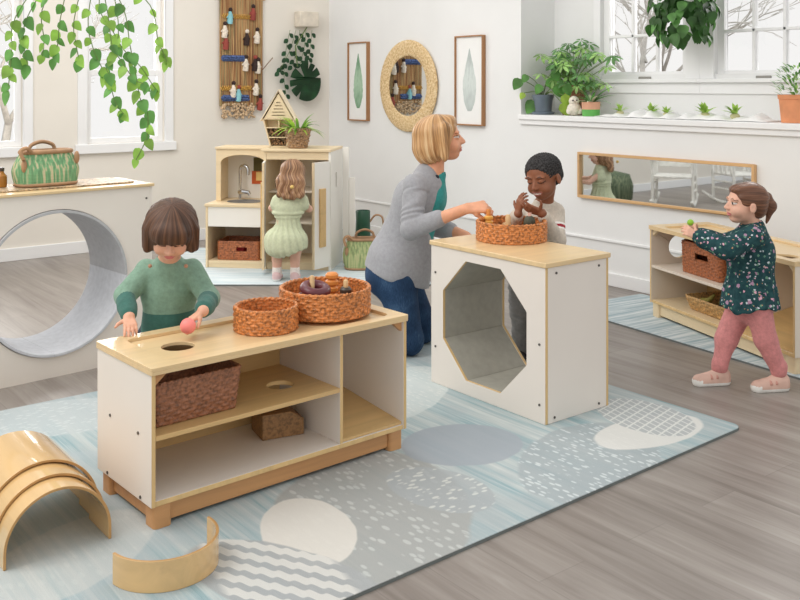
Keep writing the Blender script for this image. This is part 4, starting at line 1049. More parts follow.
def handbag(label, loc, rz, w, d, h, mat, trim, bands=True, tilt=.0):
    r = thing('wicker_bag', label, 'bag', loc, rz)
    n = 96; rows = 22; vs = []; fs = []
    for j in range(rows + 1):
        v = j / rows; prof = (.84 + .20 * math.sin(PI * min(1, v * .62 + .16))) * (1 - .38 * max(0, v - .45) ** 1.3)
        for i in range(n):
            a = 2 * PI * i / n; c, s = math.cos(a), math.sin(a); pw = .62
            rib = 1 + .022 * math.cos(a * 24) * math.sin(PI * v) + .008 * math.sin(j * PI)
            x = w / 2 * math.copysign(abs(c) ** pw, c) * prof * rib; y = d / 2 * math.copysign(abs(s) ** pw, s) * prof * (1 - .35 * v) * rib
            vs.append((x, y, h * v))
    for j in range(rows):
        for i in range(n): i2 = (i + 1) % n; fs.append((j * n + i, j * n + i2, (j + 1) * n + i2, (j + 1) * n + i))
    fs.append(tuple(range(n - 1, -1, -1)))
    b = MB().add(vs, fs).build('body', mat, r, smooth=60)
    sd = b.modifiers.new('thick', 'SOLIDIFY'); sd.thickness = .006; sd.offset = -1
    top = vs[-n:]; mb = MB().tube([(x * 1.01, y * 1.02, z) for x, y, z in top], .011, 8, closed=True)
    mb.build('trim', trim, r, smooth=180)
    MB().tube([(x, y, .008) for x, y, z in vs[:n]], .008, 8, closed=True).build('base_trim', trim, r, smooth=180)
    for s in (-1, 1):
        yy = s * d * .24
        if s > 0: pts = [(-w * .22, yy, h * .98), (-w * .18, yy, h * 1.18), (0, yy, h * 1.28), (w * .18, yy, h * 1.18), (w * .22, yy, h * .98)]
        else: pts = [(-w * .30, yy, h), (-w * .40, yy - .01, h * 1.14), (-w * .50, yy - .01, h * 1.05), (-w * .46, yy - .02, h * .8)]
        MB().tube(smoothline([Vector(p) for p in pts]), .009, 8).build('handle', trim, r, smooth=180)
    for x, z in ((-w * .44, .62), (w * .44, .80)): MB().ball((x, -d * .3, h * z), .014, 10, (1, .8, 2.2)).build('tassel', trim, r, smooth=180)
    return r
def bagmat(name, c, s_):
    t = NT(name); nz = t.noise(t.mapping((75, 75, 1.2)), 1, 2); t.color(t.ramp(nz, [(.36, tuple(v * .85 for v in c)), (.5, c), (.60, s_)])).set(rough=.75); t.bump(t.noise(t.mapping((30, 30, 130)), 1, 1), .6, .004); return t.m
TRIM_B = plain('tan_leather', (170, 132, 98), .6, .1)
bp = atz(44, 186, .835)
matp = MB().plate_z(rrect(-.60, .42, -.13, .145, .05, 5), [], 0, .006); mo = matp.build('straw_mat', wicker_mat('grey_straw', (176, 150, 118), .45), None, bevel=.002)
mo.location = (bp.x - .01, bp.y + .02, .831); mo.rotation_euler = (0, 0, TANG); tag(mo, 'flat woven straw mat lying on top of the tunnel cabinet', 'mat')
handbag('green striped woven bag with tan handles on the straw mat', (bp.x + .015, bp.y + .02, .838), TANG + .05, .285, .17, .155, bagmat('green_stripe_weave', (120, 170, 122), (196, 186, 150)), TRIM_B)
am = thing('amber_bottle', 'small amber bottle at the left edge of the tunnel cabinet top', 'bottle', tuple(atz(1, 187, .838)))
MB().lathe([(.0001, 0), (.024, 0), (.026, .01), (.026, .05), (.014, .064), (.012, .075)], 20).build('body', plain('amber_glass', (168, 112, 44), .2), am)
MB().lathe([(.014, .072), (.015, .088), (.0001, .09)], 16).build('cap', DARK, am)
b2 = CF * 6.62 + CR * (-.245)
handbag('plump pale green woven bag on the floor between the play fridge and the kneeling woman', (b2.x, b2.y, .012), -ANG + .1, .30, .20, .205, bagmat('pale_green_weave', (156, 172, 118), (182, 184, 134)), TRIM_B)
c2 = CF * 6.92 + CR * (-.272)
cn = thing('watering_can', 'dark green can with a loop handle behind the pale green bag', 'can', (c2.x, c2.y, .012), -ANG)
MB().lathe([(.0001, 0), (.058, 0), (.062, .01), (.052, .30), (.054, .36), (.05, .365), (.046, .355), (.044, .30), (.0001, .29)], 28).build('body', plain('dark_green_enamel', (38, 84, 62), .35), cn, smooth=50)
MB().tube(smoothline([Vector((.05, 0, .28)), Vector((.09, 0, .33)), Vector((.14, 0, .315)), Vector((.15, 0, .24))]), .007, 8).build('handle', TRIM_B, cn, smooth=180)

# ============================================================= seen only in the mirrors
WCH = plain('white_painted_chair', (238, 236, 230), .4)
rc = thing('rocking_chair', 'white slatted rocking chair reflected in the long wall mirror', 'chair', (.72, 6.20, .0), math.radians(35))
for s in (-1, 1):
    MB().tube(smoothline([Vector((s * .26, -.42, .09)), Vector((s * .26, -.2, .025)), Vector((s * .26, .1, .022)), Vector((s * .26, .45, .11))]), .022, 8).build('rocker', WCH, rc, smooth=180)
    MB().tube([(s * .26, -.24, .04), (s * .26, -.24, .62)], .02, 8).build('leg', WCH, rc)
    MB().tube([(s * .26, .20, .04), (s * .26, .22, .62), (s * .25, .34, 1.10)], .02, 8).build('leg', WCH, rc)
    MB().box(s * .26 - .035, s * .26 + .035, -.30, .26, .61, .635).build('armrest', WCH, rc, bevel=.006)
    sl_ = MB()
    for k in range(4): sl_.box(s * .26 - .01, s * .26 + .01, -.2 + .1 * k, -.16 + .1 * k, .40, .61)
    for z in (.2, .3): sl_.cyl((s * .26, -.24, z), (s * .26, .2, z), .012, n=8)
    sl_.build('side_slat', WCH, rc)
MB().box(-.25, .25, -.26, .22, .38, .41).build('seat', WCH, rc, bevel=.008)
for k in range(5):
    z = .5 + .12 * k; MB().box(-.245, .245, .235 + .03 * k, .25 + .03 * k, z, z + .07).build('back_slat', WCH, rc, bevel=.004)
rc['label'] = 'left one of two white slatted rocking chairs reflected in the long wall mirror'; rc['group'] = 'white rocking chairs'
rc.scale = (.8, .8, .8); rc.location = (1.0, 6.2, 0); rc.rotation_euler = (0, 0, math.radians(60))
rc2 = copy_tree(rc); rc2.location = (.25, 5.9, 0); rc2.rotation_euler = (0, 0, math.radians(20)); rc2['label'] = 'right one of two white slatted rocking chairs reflected in the long wall mirror'
pf = MB().lathe([(.0001, 0), (.15, 0), (.20, .06), (.21, .2), (.17, .32), (.0001, .36)], 32).build('floor_pouf', bagmat('dark_green_knit', (84, 100, 76), (120, 130, 100)), None, smooth=60); pf.location = (1.40, 6.70, 0); tag(pf, 'dark green knitted pouf reflected at the left of the long mirror', 'pouf')

# ============================================================= bare trees outside
BARK = plain('overexposed_bark', (205, 202, 196), .9, .1)  # overexposure outside the windows is put into the bark colour
def tree(label, loc, h, seed, spread=.55):
    rs = random.Random(seed); mb = MB()
    def grow(p, d, L, r, lev):
        q = p + d * L; m_ = p.lerp(q, .5) + Vector((rs.uniform(-1, 1), rs.uniform(-1, 1), rs.uniform(-1, 1))) * L * .07
        mb.tube([p, m_, q], [r, r * .85, r * .7], 6 if lev < 3 else 4, caps=False)
        if lev >= 7 or r < .003: return
        for _ in range(3 if lev < 4 else 2):
            nd = (d + Vector((rs.uniform(-1, 1), rs.uniform(-1, 1), rs.uniform(-.5, .8))) * spread * 1.3).normalized()
            grow(p.lerp(q, rs.uniform(.55, 1)), nd, L * rs.uniform(.6, .85), r * .60, lev + 1)
    grow(Vector((0, 0, 0)), Vector((.05, 0, 1)), h * .26, .055, 0)
    o = mb.build('bare_tree', BARK, None, smooth=60, fix=False); o.location = loc; return tag(o, label, 'tree')
tree('bare tree, coloured pale as if overexposed, outside the left niche window', (8.2, 6.3, 0), 4.4, 12)
tree('bare tree, coloured pale as if overexposed, outside the right niche window', (8.0, 3.4, 0), 4.4, 5)
tree('bare tree, coloured pale as if overexposed, outside the back wall window', (2.6, 9.6, 0), 3.6, 8)
# ============================================================= people: implicit surfaces turned into one mesh each
def V3(p): return np.array([float(p[0]), float(p[1]), float(p[2])])
class SDF:
    def __init__(s): s.p = []
    def cap(s, a, b, ra, rb=None, k=.012, op='u'):
        a, b = V3(a), V3(b); rb = ra if rb is None else rb; R = max(ra, rb)
        ba = b - a; l2 = max(float(ba @ ba), 1e-10)
        def fn(X, Y, Z):
            px, py, pz = X - a[0], Y - a[1], Z - a[2]
            t = np.clip((px * ba[0] + py * ba[1] + pz * ba[2]) / l2, 0, 1)
            return np.sqrt((px - ba[0] * t) ** 2 + (py - ba[1] * t) ** 2 + (pz - ba[2] * t) ** 2) - (ra + (rb - ra) * t)
        s.p.append((op, fn, np.minimum(a, b) - R, np.maximum(a, b) + R, k)); return s
    def chain(s, pts, rs, k=.012):
        for i in range(len(pts) - 1): s.cap(pts[i], pts[i + 1], rs[i], rs[i + 1], k)
        return s
    def ell(s, c, r, M=None, k=.012, op='u'):
        c, r = V3(c), V3(r); M = np.eye(3) if M is None else M     # columns of M: local axes
        ext = np.sqrt(((M * r[None, :]) ** 2).sum(1))
        def fn(X, Y, Z):
            px, py, pz = X - c[0], Y - c[1], Z - c[2]
            q = [px * M[0, i] + py * M[1, i] + pz * M[2, i] for i in range(3)]
            k0 = np.sqrt(sum((q[i] / r[i]) ** 2 for i in range(3))); k1 = np.sqrt(sum((q[i] / r[i] ** 2) ** 2 for i in range(3)))
            return k0 * (k0 - 1) / np.maximum(k1, 1e-6)
        s.p.append((op, fn, c - ext, c + ext, k)); return s
    def clip(s, fn): s.p.append(('c', fn, None, None, 0)); return s
    def mesh(s, vox):
        u = [q for q in s.p if q[0] == 'u']
        lo = np.min([q[2] for q in u], 0) - 4 * vox; hi = np.max([q[3] for q in u], 0) + 4 * vox
        n = np.ceil((hi - lo) / vox).astype(int) + 1
        F = np.full(tuple(n), .05, np.float32)
        ax = [(lo[i] + vox * np.arange(n[i])).astype(np.float32) for i in range(3)]
        for op, fn, a, b, k in s.p:
            if op == 'c':
                F = np.maximum(F, fn(ax[0][:, None, None], ax[1][None, :, None], ax[2][None, None, :])); continue
            m = k + 3 * vox
            i0 = np.maximum(0, np.floor((a - m - lo) / vox).astype(int)); i1 = np.minimum(n, np.ceil((b + m - lo) / vox).astype(int) + 1)
            if np.any(i1 <= i0): continue
            sl = tuple(slice(i0[i], i1[i]) for i in range(3))
            d = fn(ax[0][sl[0]][:, None, None], ax[1][sl[1]][None, :, None], ax[2][sl[2]][None, None, :]).astype(np.float32)
            A_ = F[sl]
            if op == 'u':
                h = np.maximum(k - np.abs(A_ - d), 0) / max(k, 1e-6); F[sl] = np.minimum(A_, d) - h * h * k * .25
            else:
                h = np.maximum(k - np.abs(A_ + d), 0) / max(k, 1e-6); F[sl] = np.maximum(A_, -d) + h * h * k * .25
        return surface_nets(F, lo, vox)
def surface_nets(F, lo, vox):
    I = F < 0; c = I[:-1, :-1, :-1].astype(np.int8)
    for dx in (0, 1):
        for dy in (0, 1):
            for dz in (0, 1):
                if dx + dy + dz: c = c + I[dx:I.shape[0] - 1 + dx, dy:I.shape[1] - 1 + dy, dz:I.shape[2] - 1 + dz]
    cells = np.argwhere((c > 0) & (c < 8)); idx = np.full(c.shape, -1, np.int32); idx[tuple(cells.T)] = np.arange(len(cells))
    cor = [(x, y, z) for x in (0, 1) for y in (0, 1) for z in (0, 1)]
    val = {q: F[cells[:, 0] + q[0], cells[:, 1] + q[1], cells[:, 2] + q[2]] for q in cor}
    acc = np.zeros((len(cells), 3)); cnt = np.zeros(len(cells))
    for a in cor:
        for ax in range(3):
            if a[ax]: continue
            b = list(a); b[ax] = 1; b = tuple(b); va, vb = val[a], val[b]; m = (va < 0) != (vb < 0)
            t = np.where(m, va / np.where(m, va - vb, 1), 0); p = np.array(a, float)[None, :].repeat(len(cells), 0); p[:, ax] = t
            acc[m] += p[m]; cnt[m] += 1
    V = lo + vox * (cells + acc / cnt[:, None]); faces = []
    for ax in range(3):
        o1, o2 = (ax + 1) % 3, (ax + 2) % 3
        s0 = [slice(None)] * 3; s1 = [slice(None)] * 3; s0[ax] = slice(0, -1); s1[ax] = slice(1, None)
        A_, B_ = I[tuple(s0)], I[tuple(s1)]; e = np.argwhere(A_ != B_)
        e = e[(e[:, o1] > 0) & (e[:, o2] > 0) & (e[:, o1] < F.shape[o1] - 1) & (e[:, o2] < F.shape[o2] - 1)]
        def g(d1, d2):
            q = e.copy(); q[:, o1] -= d1; q[:, o2] -= d2; return idx[tuple(q.T)]
        quad = np.stack([g(1, 1), g(0, 1), g(0, 0), g(1, 0)], 1); ins = A_[tuple(e.T)]
        quad[~ins] = quad[~ins][:, ::-1]; faces.append(quad)
    f = np.concatenate(faces); f = f[(f >= 0).all(1)]
    # one smoothing pass
    for _ in range(2):
        S_ = np.zeros_like(V); N_ = np.zeros(len(V))
        for a, b in ((0, 1), (1, 2), (2, 3), (3, 0)):
            np.add.at(S_, f[:, a], V[f[:, b]]); np.add.at(S_, f[:, b], V[f[:, a]]); np.add.at(N_, f[:, a], 1); np.add.at(N_, f[:, b], 1)
        V = V * .55 + .45 * S_ / np.maximum(N_, 1)[:, None]
    return V, f
def sdf_obj(name, sdf, vox, mats, parent, region=None, disp=None, strand=None):
    V, f = sdf.mesh(vox)
    loc = V3(parent.location)
    me = bpy.data.meshes.new(name); me.vertices.add(len(V)); me.loops.add(len(f) * 4); me.polygons.add(len(f))
    me.vertices.foreach_set('co', (V - loc).astype(np.float32).ravel())
    me.loops.foreach_set('vertex_index', f.astype(np.int32).ravel())
    me.polygons.foreach_set('loop_start', np.arange(0, len(f) * 4, 4, dtype=np.int32)); me.polygons.foreach_set('use_smooth', np.ones(len(f), bool))
    me.update(calc_edges=True)
    if disp is not None:
        nr = np.zeros(len(V) * 3, np.float32); me.vertices.foreach_get('normal', nr); nr = nr.reshape(-1, 3)
        me.vertices.foreach_set('co', (V - loc + nr * disp(V)[:, None]).astype(np.float32).ravel()); me.update()
    if strand is not None: me.attributes.new('strand', 'FLOAT_VECTOR', 'POINT').data.foreach_set('vector', strand(V).astype(np.float32).ravel())
    mats = mats if isinstance(mats, (list, tuple)) else [mats]
    for m in mats: me.materials.append(m)
    if region is not None:
        C_ = V[f].mean(1); me.polygons.foreach_set('material_index', region(C_).astype(np.int32)); me.update()
    o = bpy.data.objects.new(name, me); COL.objects.link(o); o.parent = parent; return o
class Head:
    """local axes: x out of the face, y to the person's left, z up; unit = head height h"""
    def __init__(s, c, yaw, pitch, h, roll=0):
        s.c, s.h = V3(c), h
        hd = np.array([math.cos(yaw), math.sin(yaw), 0]); z = np.array([0, 0, 1.])
        f = math.cos(pitch) * hd + math.sin(pitch) * z; u = math.cos(pitch) * z - math.sin(pitch) * hd; l = np.cross(u, f)
        u, l = math.cos(roll) * u + math.sin(roll) * l, math.cos(roll) * l - math.sin(roll) * u
        s.M = np.stack([f, l, u], 1)
    def w(s, x, y, z): return s.c + s.M @ (np.array([x, y, z]) * s.h)
    def loc(s, P): return (P - s.c) @ s.M / s.h
    def e(s, S_, c, r, k=.05, op='u'): S_.ell(s.w(*c), np.array(r) * s.h, s.M, k * s.h, op)
    def cp(s, S_, a, b, ra, rb, k=.04, op='u'): S_.cap(s.w(*a), s.w(*b), ra * s.h, rb * s.h, k * s.h, op)
    def build(s, S_, neck, neck_r, nose=1.0, child=True, smile=0.0, ears=True):
        s.e(S_, (-.07, 0, .13), (.45, .385, .37)); s.e(S_, (.09, 0, -.12), (.33, .30 if child else .27, .35)); s.e(S_, (.20, 0, -.37), (.15, .15, .115))
        for q in (-1, 1):
            s.e(S_, (.25, q * .165, -.19), (.13, .125, .13) if child else (.11, .10, .12))
            s.e(S_, (.35, q * .15, .095), (.06, .12, .035))
            s.e(S_, (.435, q * .15, .015), (.05, .085, .045), .05, 's')
            s.e(S_, (.33, q * .148, .005), (.07, .075, .062), .015)
        if ears:
            for q in (-1, 1): s.e(S_, (-.03, q * .385, -.07), (.085, .035, .125), .03); s.e(S_, (-.01, q * .42, -.06), (.04, .02, .07), .02, 's')
        s.cp(S_, (.38, 0, .03), (.415 + .06 * nose, 0, -.125), .03, .048)
        for q in (-1, 1): s.e(S_, (.415 + .02 * nose, q * .045, -.145), (.045, .04, .034), .03)
        s.e(S_, (.375, 0, -.25), (.055, .10 + smile, .026), .03); s.e(S_, (.37, 0, -.30), (.055, .085 + smile * .8, .03), .03)
        s.e(S_, (.45, 0, -.274), (.05, .10 + smile, .008 + .012 * (smile > 0)), .02, 's')
        S_.cap(s.w(-.10, 0, -.28), neck, .19 * s.h if child else .18 * s.h, neck_r, .07 * s.h)
    def region(s, P, eyes='open', smile=0.0, brow=.115):
        """0 skin, 1 lips, 2 eye white, 3 iris, 4 brow / lash, 5 teeth"""
        L = s.loc(P); x, y, z = L.T; ay = np.abs(y); r = np.zeros(len(P), int); fr = (x > .2) & (x < .52) & (ay < .32)
        lips = fr & ((ay / (.105 + smile)) ** 2 + ((z + .276 - 1.2 * smile * (ay / .1) ** 2 * .25) / .045) ** 2 < 1) & (x > .33); r[lips] = 1
        if smile > 0: r[fr & ((ay / (.085 + smile)) ** 2 + ((z + .274) / .012) ** 2 < 1) & (x > .31)] = 5
        bw = fr & (np.abs(z - (brow - .6 * (ay - .15) ** 2 / .1)) < .012) & (ay > .07) & (ay < .24); r[bw] = 4
        if eyes == 'open':
            ew = fr & (((ay - .15) / .075) ** 2 + ((z - .004) / .042) ** 2 < 1); r[ew] = 2
            r[fr & (((ay - .155) / .04) ** 2 + ((z - .004) / .042) ** 2 < 1)] = 3
            r[fr & (np.abs(z - (.040 - 3.2 * (ay - .15) ** 2)) < .011) & (np.abs(ay - .15) < .085)] = 4
        else:
            r[fr & (np.abs(z - (-.032 + 3.5 * (ay - .15) ** 2)) < .014) & (np.abs(ay - .15) < .08)] = 4
        return r
def nrm(v): v = V3(v); return v / np.linalg.norm(v)
def hand(S_, w, f, n, L, curls=(.3, .3, .3, .3), thumb=(.7, .6, .35), side=1, spread=.10, k=.004):
    """w wrist, f finger direction, n palm normal; side=+1 puts the thumb along f x n"""
    f = nrm(f); n = nrm(n); n = nrm(n - f * (n @ f)); s = np.cross(f, n) * side; w = V3(w)
    offs = (.17, .057, -.057, -.165); lens = (.40, .45, .41, .32); kn = (.50, .52, .50, .45)
    for o, ln, kk, cu in zip(offs, lens, kn, curls):
        K = w + f * (kk * L) + s * (o * L)
        S_.cap(w + s * (o * .55 * L) + f * .04 * L, K, .085 * L, .066 * L, .06 * L)
        d = nrm(f + s * (o * spread * 6)); p = K; r = .054 * L; a = 0
        for j, q in enumerate((.46, .31, .23)):
            a += cu * (1, 1.1, .8)[j]; dd = d * math.cos(a) + n * math.sin(a)
            p2 = p + dd * (ln * q * L); S_.cap(p, p2, r, r * .9, k); p = p2; r *= .9
    B = w + f * .14 * L + s * .13 * L; d = nrm(s * thumb[0] + f * thumb[1] + n * thumb[2])
    S_.cap(w + f * .1 * L, B + d * .16 * L, .085 * L, .068 * L, .05 * L)
    p = B + d * .14 * L; p2 = p + d * .17 * L; d2 = nrm(d + f * .45 + n * .15); S_.cap(p, p2, .066 * L, .056 * L, k); S_.cap(p2, p2 + d2 * .15 * L, .056 * L, .045 * L, k)
def skinmat(name, c):
    t = NT(name); t.color(t.ramp(t.noise(t.tc(), 30, 3), [(.3, tuple(v * .96 for v in c)), (.7, tuple(min(255, v * 1.03) for v in c))])).set(rough=.5, spec=.35, sss=.08)
    t.b.inputs['Subsurface Radius'].default_value = (.012, .005, .003); return t.m
EYEW = plain('eye_white', (216, 208, 202), .3, .01); TEETH = plain('teeth', (240, 236, 226), .3, .01)
def facemats(tag_, skin, lip, iris, brow): return [skinmat('skin_' + tag_, skin), plain('lips_' + tag_, lip, .45, .03), EYEW, plain('iris_' + tag_, iris, .2, .05), plain('brow_' + tag_, brow, .7, .1), TEETH]
def hairmat(name, c, hi, rough=.42):
    t = NT(name); at = t.n('ShaderNodeAttribute'); at.attribute_name = 'strand'; v = at.outputs['Vector']
    nz = t.math('ADD', t.math('MULTIPLY', t.noise(v, 1, 3, .65), .6), t.math('MULTIPLY', t.noise(v, 4.5, 2, .6), .4))
    t.color(t.ramp(nz, [(.34, tuple(v * .55 for v in c)), (.50, c), (.66, hi)])).set(rough=rough, spec=.4); t.bump(nz, .5, .004); return t.m
def strands(H, c=(-.1, 0, .3), axis=2, n=9, along=.5, wave=0.0):
    """hair coordinates: constant along a strand that leaves the crown (axis 2) or runs to the ponytail (axis 0)"""
    def fn(V):
        L = H.loc(V) - np.array(c); u, w_ = (L[:, 0], L[:, 1]) if axis == 2 else (L[:, 1], L[:, 2])
        a = np.arctan2(w_, u) + wave * np.sin(L[:, 2] * 12); z = L[:, 2] if axis == 2 else L[:, 0]
        return np.stack([np.cos(a) * n, np.sin(a) * n, z * along + .8 * np.sqrt(u * u + w_ * w_) * along], 1)
    return fn
def knit(name, c, sc=420, var=.07, rough=.9, bump=.25):
    t = NT(name); nz = t.noise(t.tc(), sc, 2); t.color(t.ramp(t.noise(t.tc(), 60, 4, .7), [(.3, tuple(v * (1 - var) for v in c)), (.7, tuple(min(255, v * (1 + var)) for v in c))])).set(rough=rough, spec=.2, sheen=.15)
    t.bump(nz, bump, .002); return t.m
def folds(amp, seed=0, sc=45, aniso=(1, 1, .5)):
    rs = np.random.RandomState(seed); dirs = rs.normal(size=(7, 3)) * np.array(aniso); ph = rs.uniform(0, 6, 7); fr = sc * rs.uniform(.6, 1.5, 7)
    def fn(V):
        w_ = np.sin(V @ rs_dirs[0] * sc * .35) * 1.2
        return amp * sum(np.sin(V @ d * f_ + p + w_) for d, f_, p in zip(dirs, fr, ph)) / 3.2
    rs_dirs = rs.normal(size=(1, 3)); return fn
def person(label, loc):
    return thing('person', label, 'person', loc)
def J(px, py, D): return V3(atd(px, py, D))
cF, cR, cU = V3(CF), V3(CR), V3(CU)
YR = math.atan2(CR.y, CR.x)             # yaw that faces image right
def shoe(name, parent, heel, toe, zf, wd, ht, mats, sole=.014, cuff=None, vox=.0035):
    h, t_ = V3(heel), V3(toe); d = nrm((t_ - h) * [1, 1, 0]); L = np.linalg.norm((t_ - h)[:2])
    S_ = SDF(); r = wd / 2
    h0 = h + d * r; t0 = h + d * (L - r); h0[2] = t0[2] = zf + r * .55
    S_.cap(h0, t0, r * .92, r, .01); m = h + d * (L * .32); m[2] = zf + ht * .62; S_.cap(h0 + [0, 0, ht * .35], m, r * .8, r * .78, .02)
    a = h + d * (L * .30); a[2] = zf + ht - r * .6; S_.cap(h0 + [0, 0, ht * .5], a, r * .74, r * .74, .015)
    b = h + d * (L * .62); b[2] = zf + ht * .45; S_.cap(a, b, r * .7, r * .72, .02)
    S_.clip(lambda X, Y, Z: zf - Z + 0 * X + 0 * Y)
    def reg(P): return np.where(P[:, 2] < zf + sole, 1, np.where(((P - h) @ d > L * .80) & (P[:, 2] < zf + ht * .42), 1, 0))
    o = sdf_obj(name, S_, vox, mats, parent, reg)
    for q in (.42, .56):
        c = h + d * (L * q); l = np.cross([0, 0, 1], d); top = zf + ht * (.98 - .75 * (q - .30))
        pts = [c + l * r * .98 * math.sin(a_) + np.array([0, 0, 1]) * ((top - zf - .03) * math.cos(a_)) + [0, 0, zf + .028 - c[2]] for a_ in np.linspace(-1.35, 1.35, 9)]
        loc_ = V3(parent.location)
        MB().tube([Vector(p - loc_) for p in pts], .006, 6).build('strap', mats[2 if len(mats) > 2 else 0], o, smooth=180)
    return o

# ------------------------------------------------------------- boy in the green sweater (behind the foreground shelf)
def boy_green():
    base = atd(168, 300, 3.34); r = person('toddler in a two-tone green sweater behind the foreground shelf, head bowed', (base.x, base.y, RZ))
    fwd = nrm(-cF * .95 + cR * .12); lf = np.cross([0, 0, 1], fwd)     # person's left = image right
    H = Head(J(171, 231, 3.20), math.atan2(fwd[1], fwd[0]) + .05, -.56, .185, roll=.06)
    neck = J(169, 264, 3.30); chest = J(169, 292, 3.335); hip = V3((base.x, base.y, .42))
    shL, shR = J(192, 271, 3.31), J(147, 271, 3.31)
    elL, elR = J(209, 298, 3.27), J(125, 296, 3.24)
    wrL, wrR = J(203, 311, 3.10), J(129, 317, 3.12)
    B = SDF(); H.build(B, neck, .036)
    B.cap(neck, chest, .036, .06, .03).cap(chest, hip, .072, .07, .03)
    for sh, el, wr in ((shL, elL, wrL), (shR, elR, wrR)): B.cap(neck - [0, 0, .02], sh, .03, .03, .02); B.chain([sh, el, wr], [.028, .023, .019])
    # left hand closed over the ball, right hand flat on the top
    hand(B, wrL, nrm(-cF * .35 - cR * .60 - cU * .40), nrm(-cU * .8 - cR * .1 - cF * .1), .100, (.35, .45, .45, .5), (.5, .7, .6), side=1)
    hand(B, wrR, nrm(-cF * .75 + cR * .30 - cU * .30), nrm(-cU + cR * -.1), .100, (.22, .25, .3, .35), (.75, .55, .2), side=-1)
    lg = []
    for q in (-1, 1):
        hp = hip + lf * .05 * q - [0, 0, .03]; kn = V3((base.x, base.y, .23)) + lf * .055 * q + fwd * .01; an = V3((base.x, base.y, .07)) + lf * .06 * q
        B.chain([hp, kn, an], [.055, .042, .03], .02); lg.append((hp, kn, an))
    mats = facemats('warm', (226, 172, 144), (206, 120, 116), (60, 40, 30), (84, 56, 40))
    sdf_obj('body', B, .0026, mats, r, lambda P: H.region(P, 'closed'))
    # hair: bowl cut with fringe
    A_ = SDF()
    H.e(A_, (-.08, 0, .13), (.53, .475, .42)); H.e(A_, (-.12, 0, -.12), (.43, .50, .42), .08)
    for q in (-1, 1): H.cp(A_, (.05, q * .40, .1), (.10, q * .41, -.30), .12, .10, .06)
    H.e(A_, (.30, 0, .20), (.20, .34, .22), .06); H.cp(A_, (.37, .2, .12), (.37, -.2, .12), .085, .085, .06)
    H.e(A_, (.46, 0, -.32), (.32, .30, .355), .03, 's'); A_.clip(lambda X, Y, Z: .02 * H.h * 0 - ((X - H.c[0]) * H.M[0, 2] + (Y - H.c[1]) * H.M[1, 2] + (Z - H.c[2]) * H.M[2, 2]) - .44 * H.h)
    def hd(V):
        L = H.loc(V); a = np.arctan2(L[:, 1], L[:, 0] + .1); e = np.clip(1 - np.maximum(L[:, 2] - .3, 0) * 3, .25, 1)
        return .0016 * e * (np.sin(a * 17 + 1.2 * np.sin(L[:, 2] * 2)) + .6 * np.sin(a * 29 + L[:, 2] * 1.5)) * np.clip((.52 - L[:, 2]) * 4, 0, 1)
    sdf_obj('hair', A_, .0032, hairmat('brown_hair', (84, 57, 42), (124, 87, 63), .52), r, None, hd, strands(H))
    # sweater
    G1, G2 = (130, 160, 140), (66, 110, 100)
    K = SDF(); K.cap(neck - [0, 0, .012] , chest, .055, .078, .03).cap(chest, hip + [0, 0, .0], .086, .096, .03)
    K.ell(chest + [0, 0, .02], (.100, .075, .09), np.stack([lf, fwd, [0, 0, 1]], 1), .03)
    for sh, el, wr in ((shL, elL, wrL), (shR, elR, wrR)):
        K.cap(neck - [0, 0, .035], sh, .040, .041, .02); end = wr + (el - wr) * .16
        K.chain([sh, el, end], [.042, .036, .028], .010); K.cap(el + (wr - el) * .55, end, .031, .028, .006)
    K.cap(neck + [0, 0, .005], neck - [0, 0, .02], .046, .05, .01)
    K.cap(neck + [0, 0, .05] + fwd * .004, neck - [0, 0, .0], .041, .036, .004, 's')
    def reg(P):
        out = np.zeros(len(P), int)
        for el, wr in ((elL, wrL), (elR, wrR)):
            ba = wr - el; t_ = ((P - el) @ ba) / (ba @ ba); dd = np.linalg.norm(P - el - np.clip(t_, 0, 1)[:, None] * ba, axis=1); out[(t_ > .22) & (dd < .06) & (t_ < 1.3)] = 1
        out[P[:, 2] < .505] = 1
        return out
    sw = sdf_obj('sweater', K, .0034, [knit('sage_knit', G1, 900), knit('teal_knit', G2, 900)], r, reg, folds(.0022, 3, 40))
    loc_ = V3(r.location)
    for px in (150, 186):
        p = J(px, 266, 3.215); MB().ball(tuple(p - loc_), .007, 12).build('button', plain('tan_button', (190, 140, 110), .5), sw, smooth=180)
    T = SDF(); T.cap(hip + [0, 0, .03], hip - [0, 0, .04], .09, .085, .03)
    for hp, kn, an in lg: T.chain([hp, kn, an], [.068, .054, .042], .02)
    sdf_obj('trousers', T, .005, knit('navy_trousers', (60, 66, 82)), r)
    for (hp, kn, an) in lg: shoe('shoe', r, an - fwd * .04, an + fwd * .10, RZ, .058, .06, [plain('grey_canvas', (130, 130, 132), .8), plain('white_rubber', (236, 234, 228), .6)], vox=.005)
boy_green()
ball_p = atd(188, 326, 3.04)
sphere('toy_ball', tuple(ball_p), .0255, plain('coral_ball', (248, 140, 132), .55, .02), 'coral red ball under the left hand of the toddler in green')

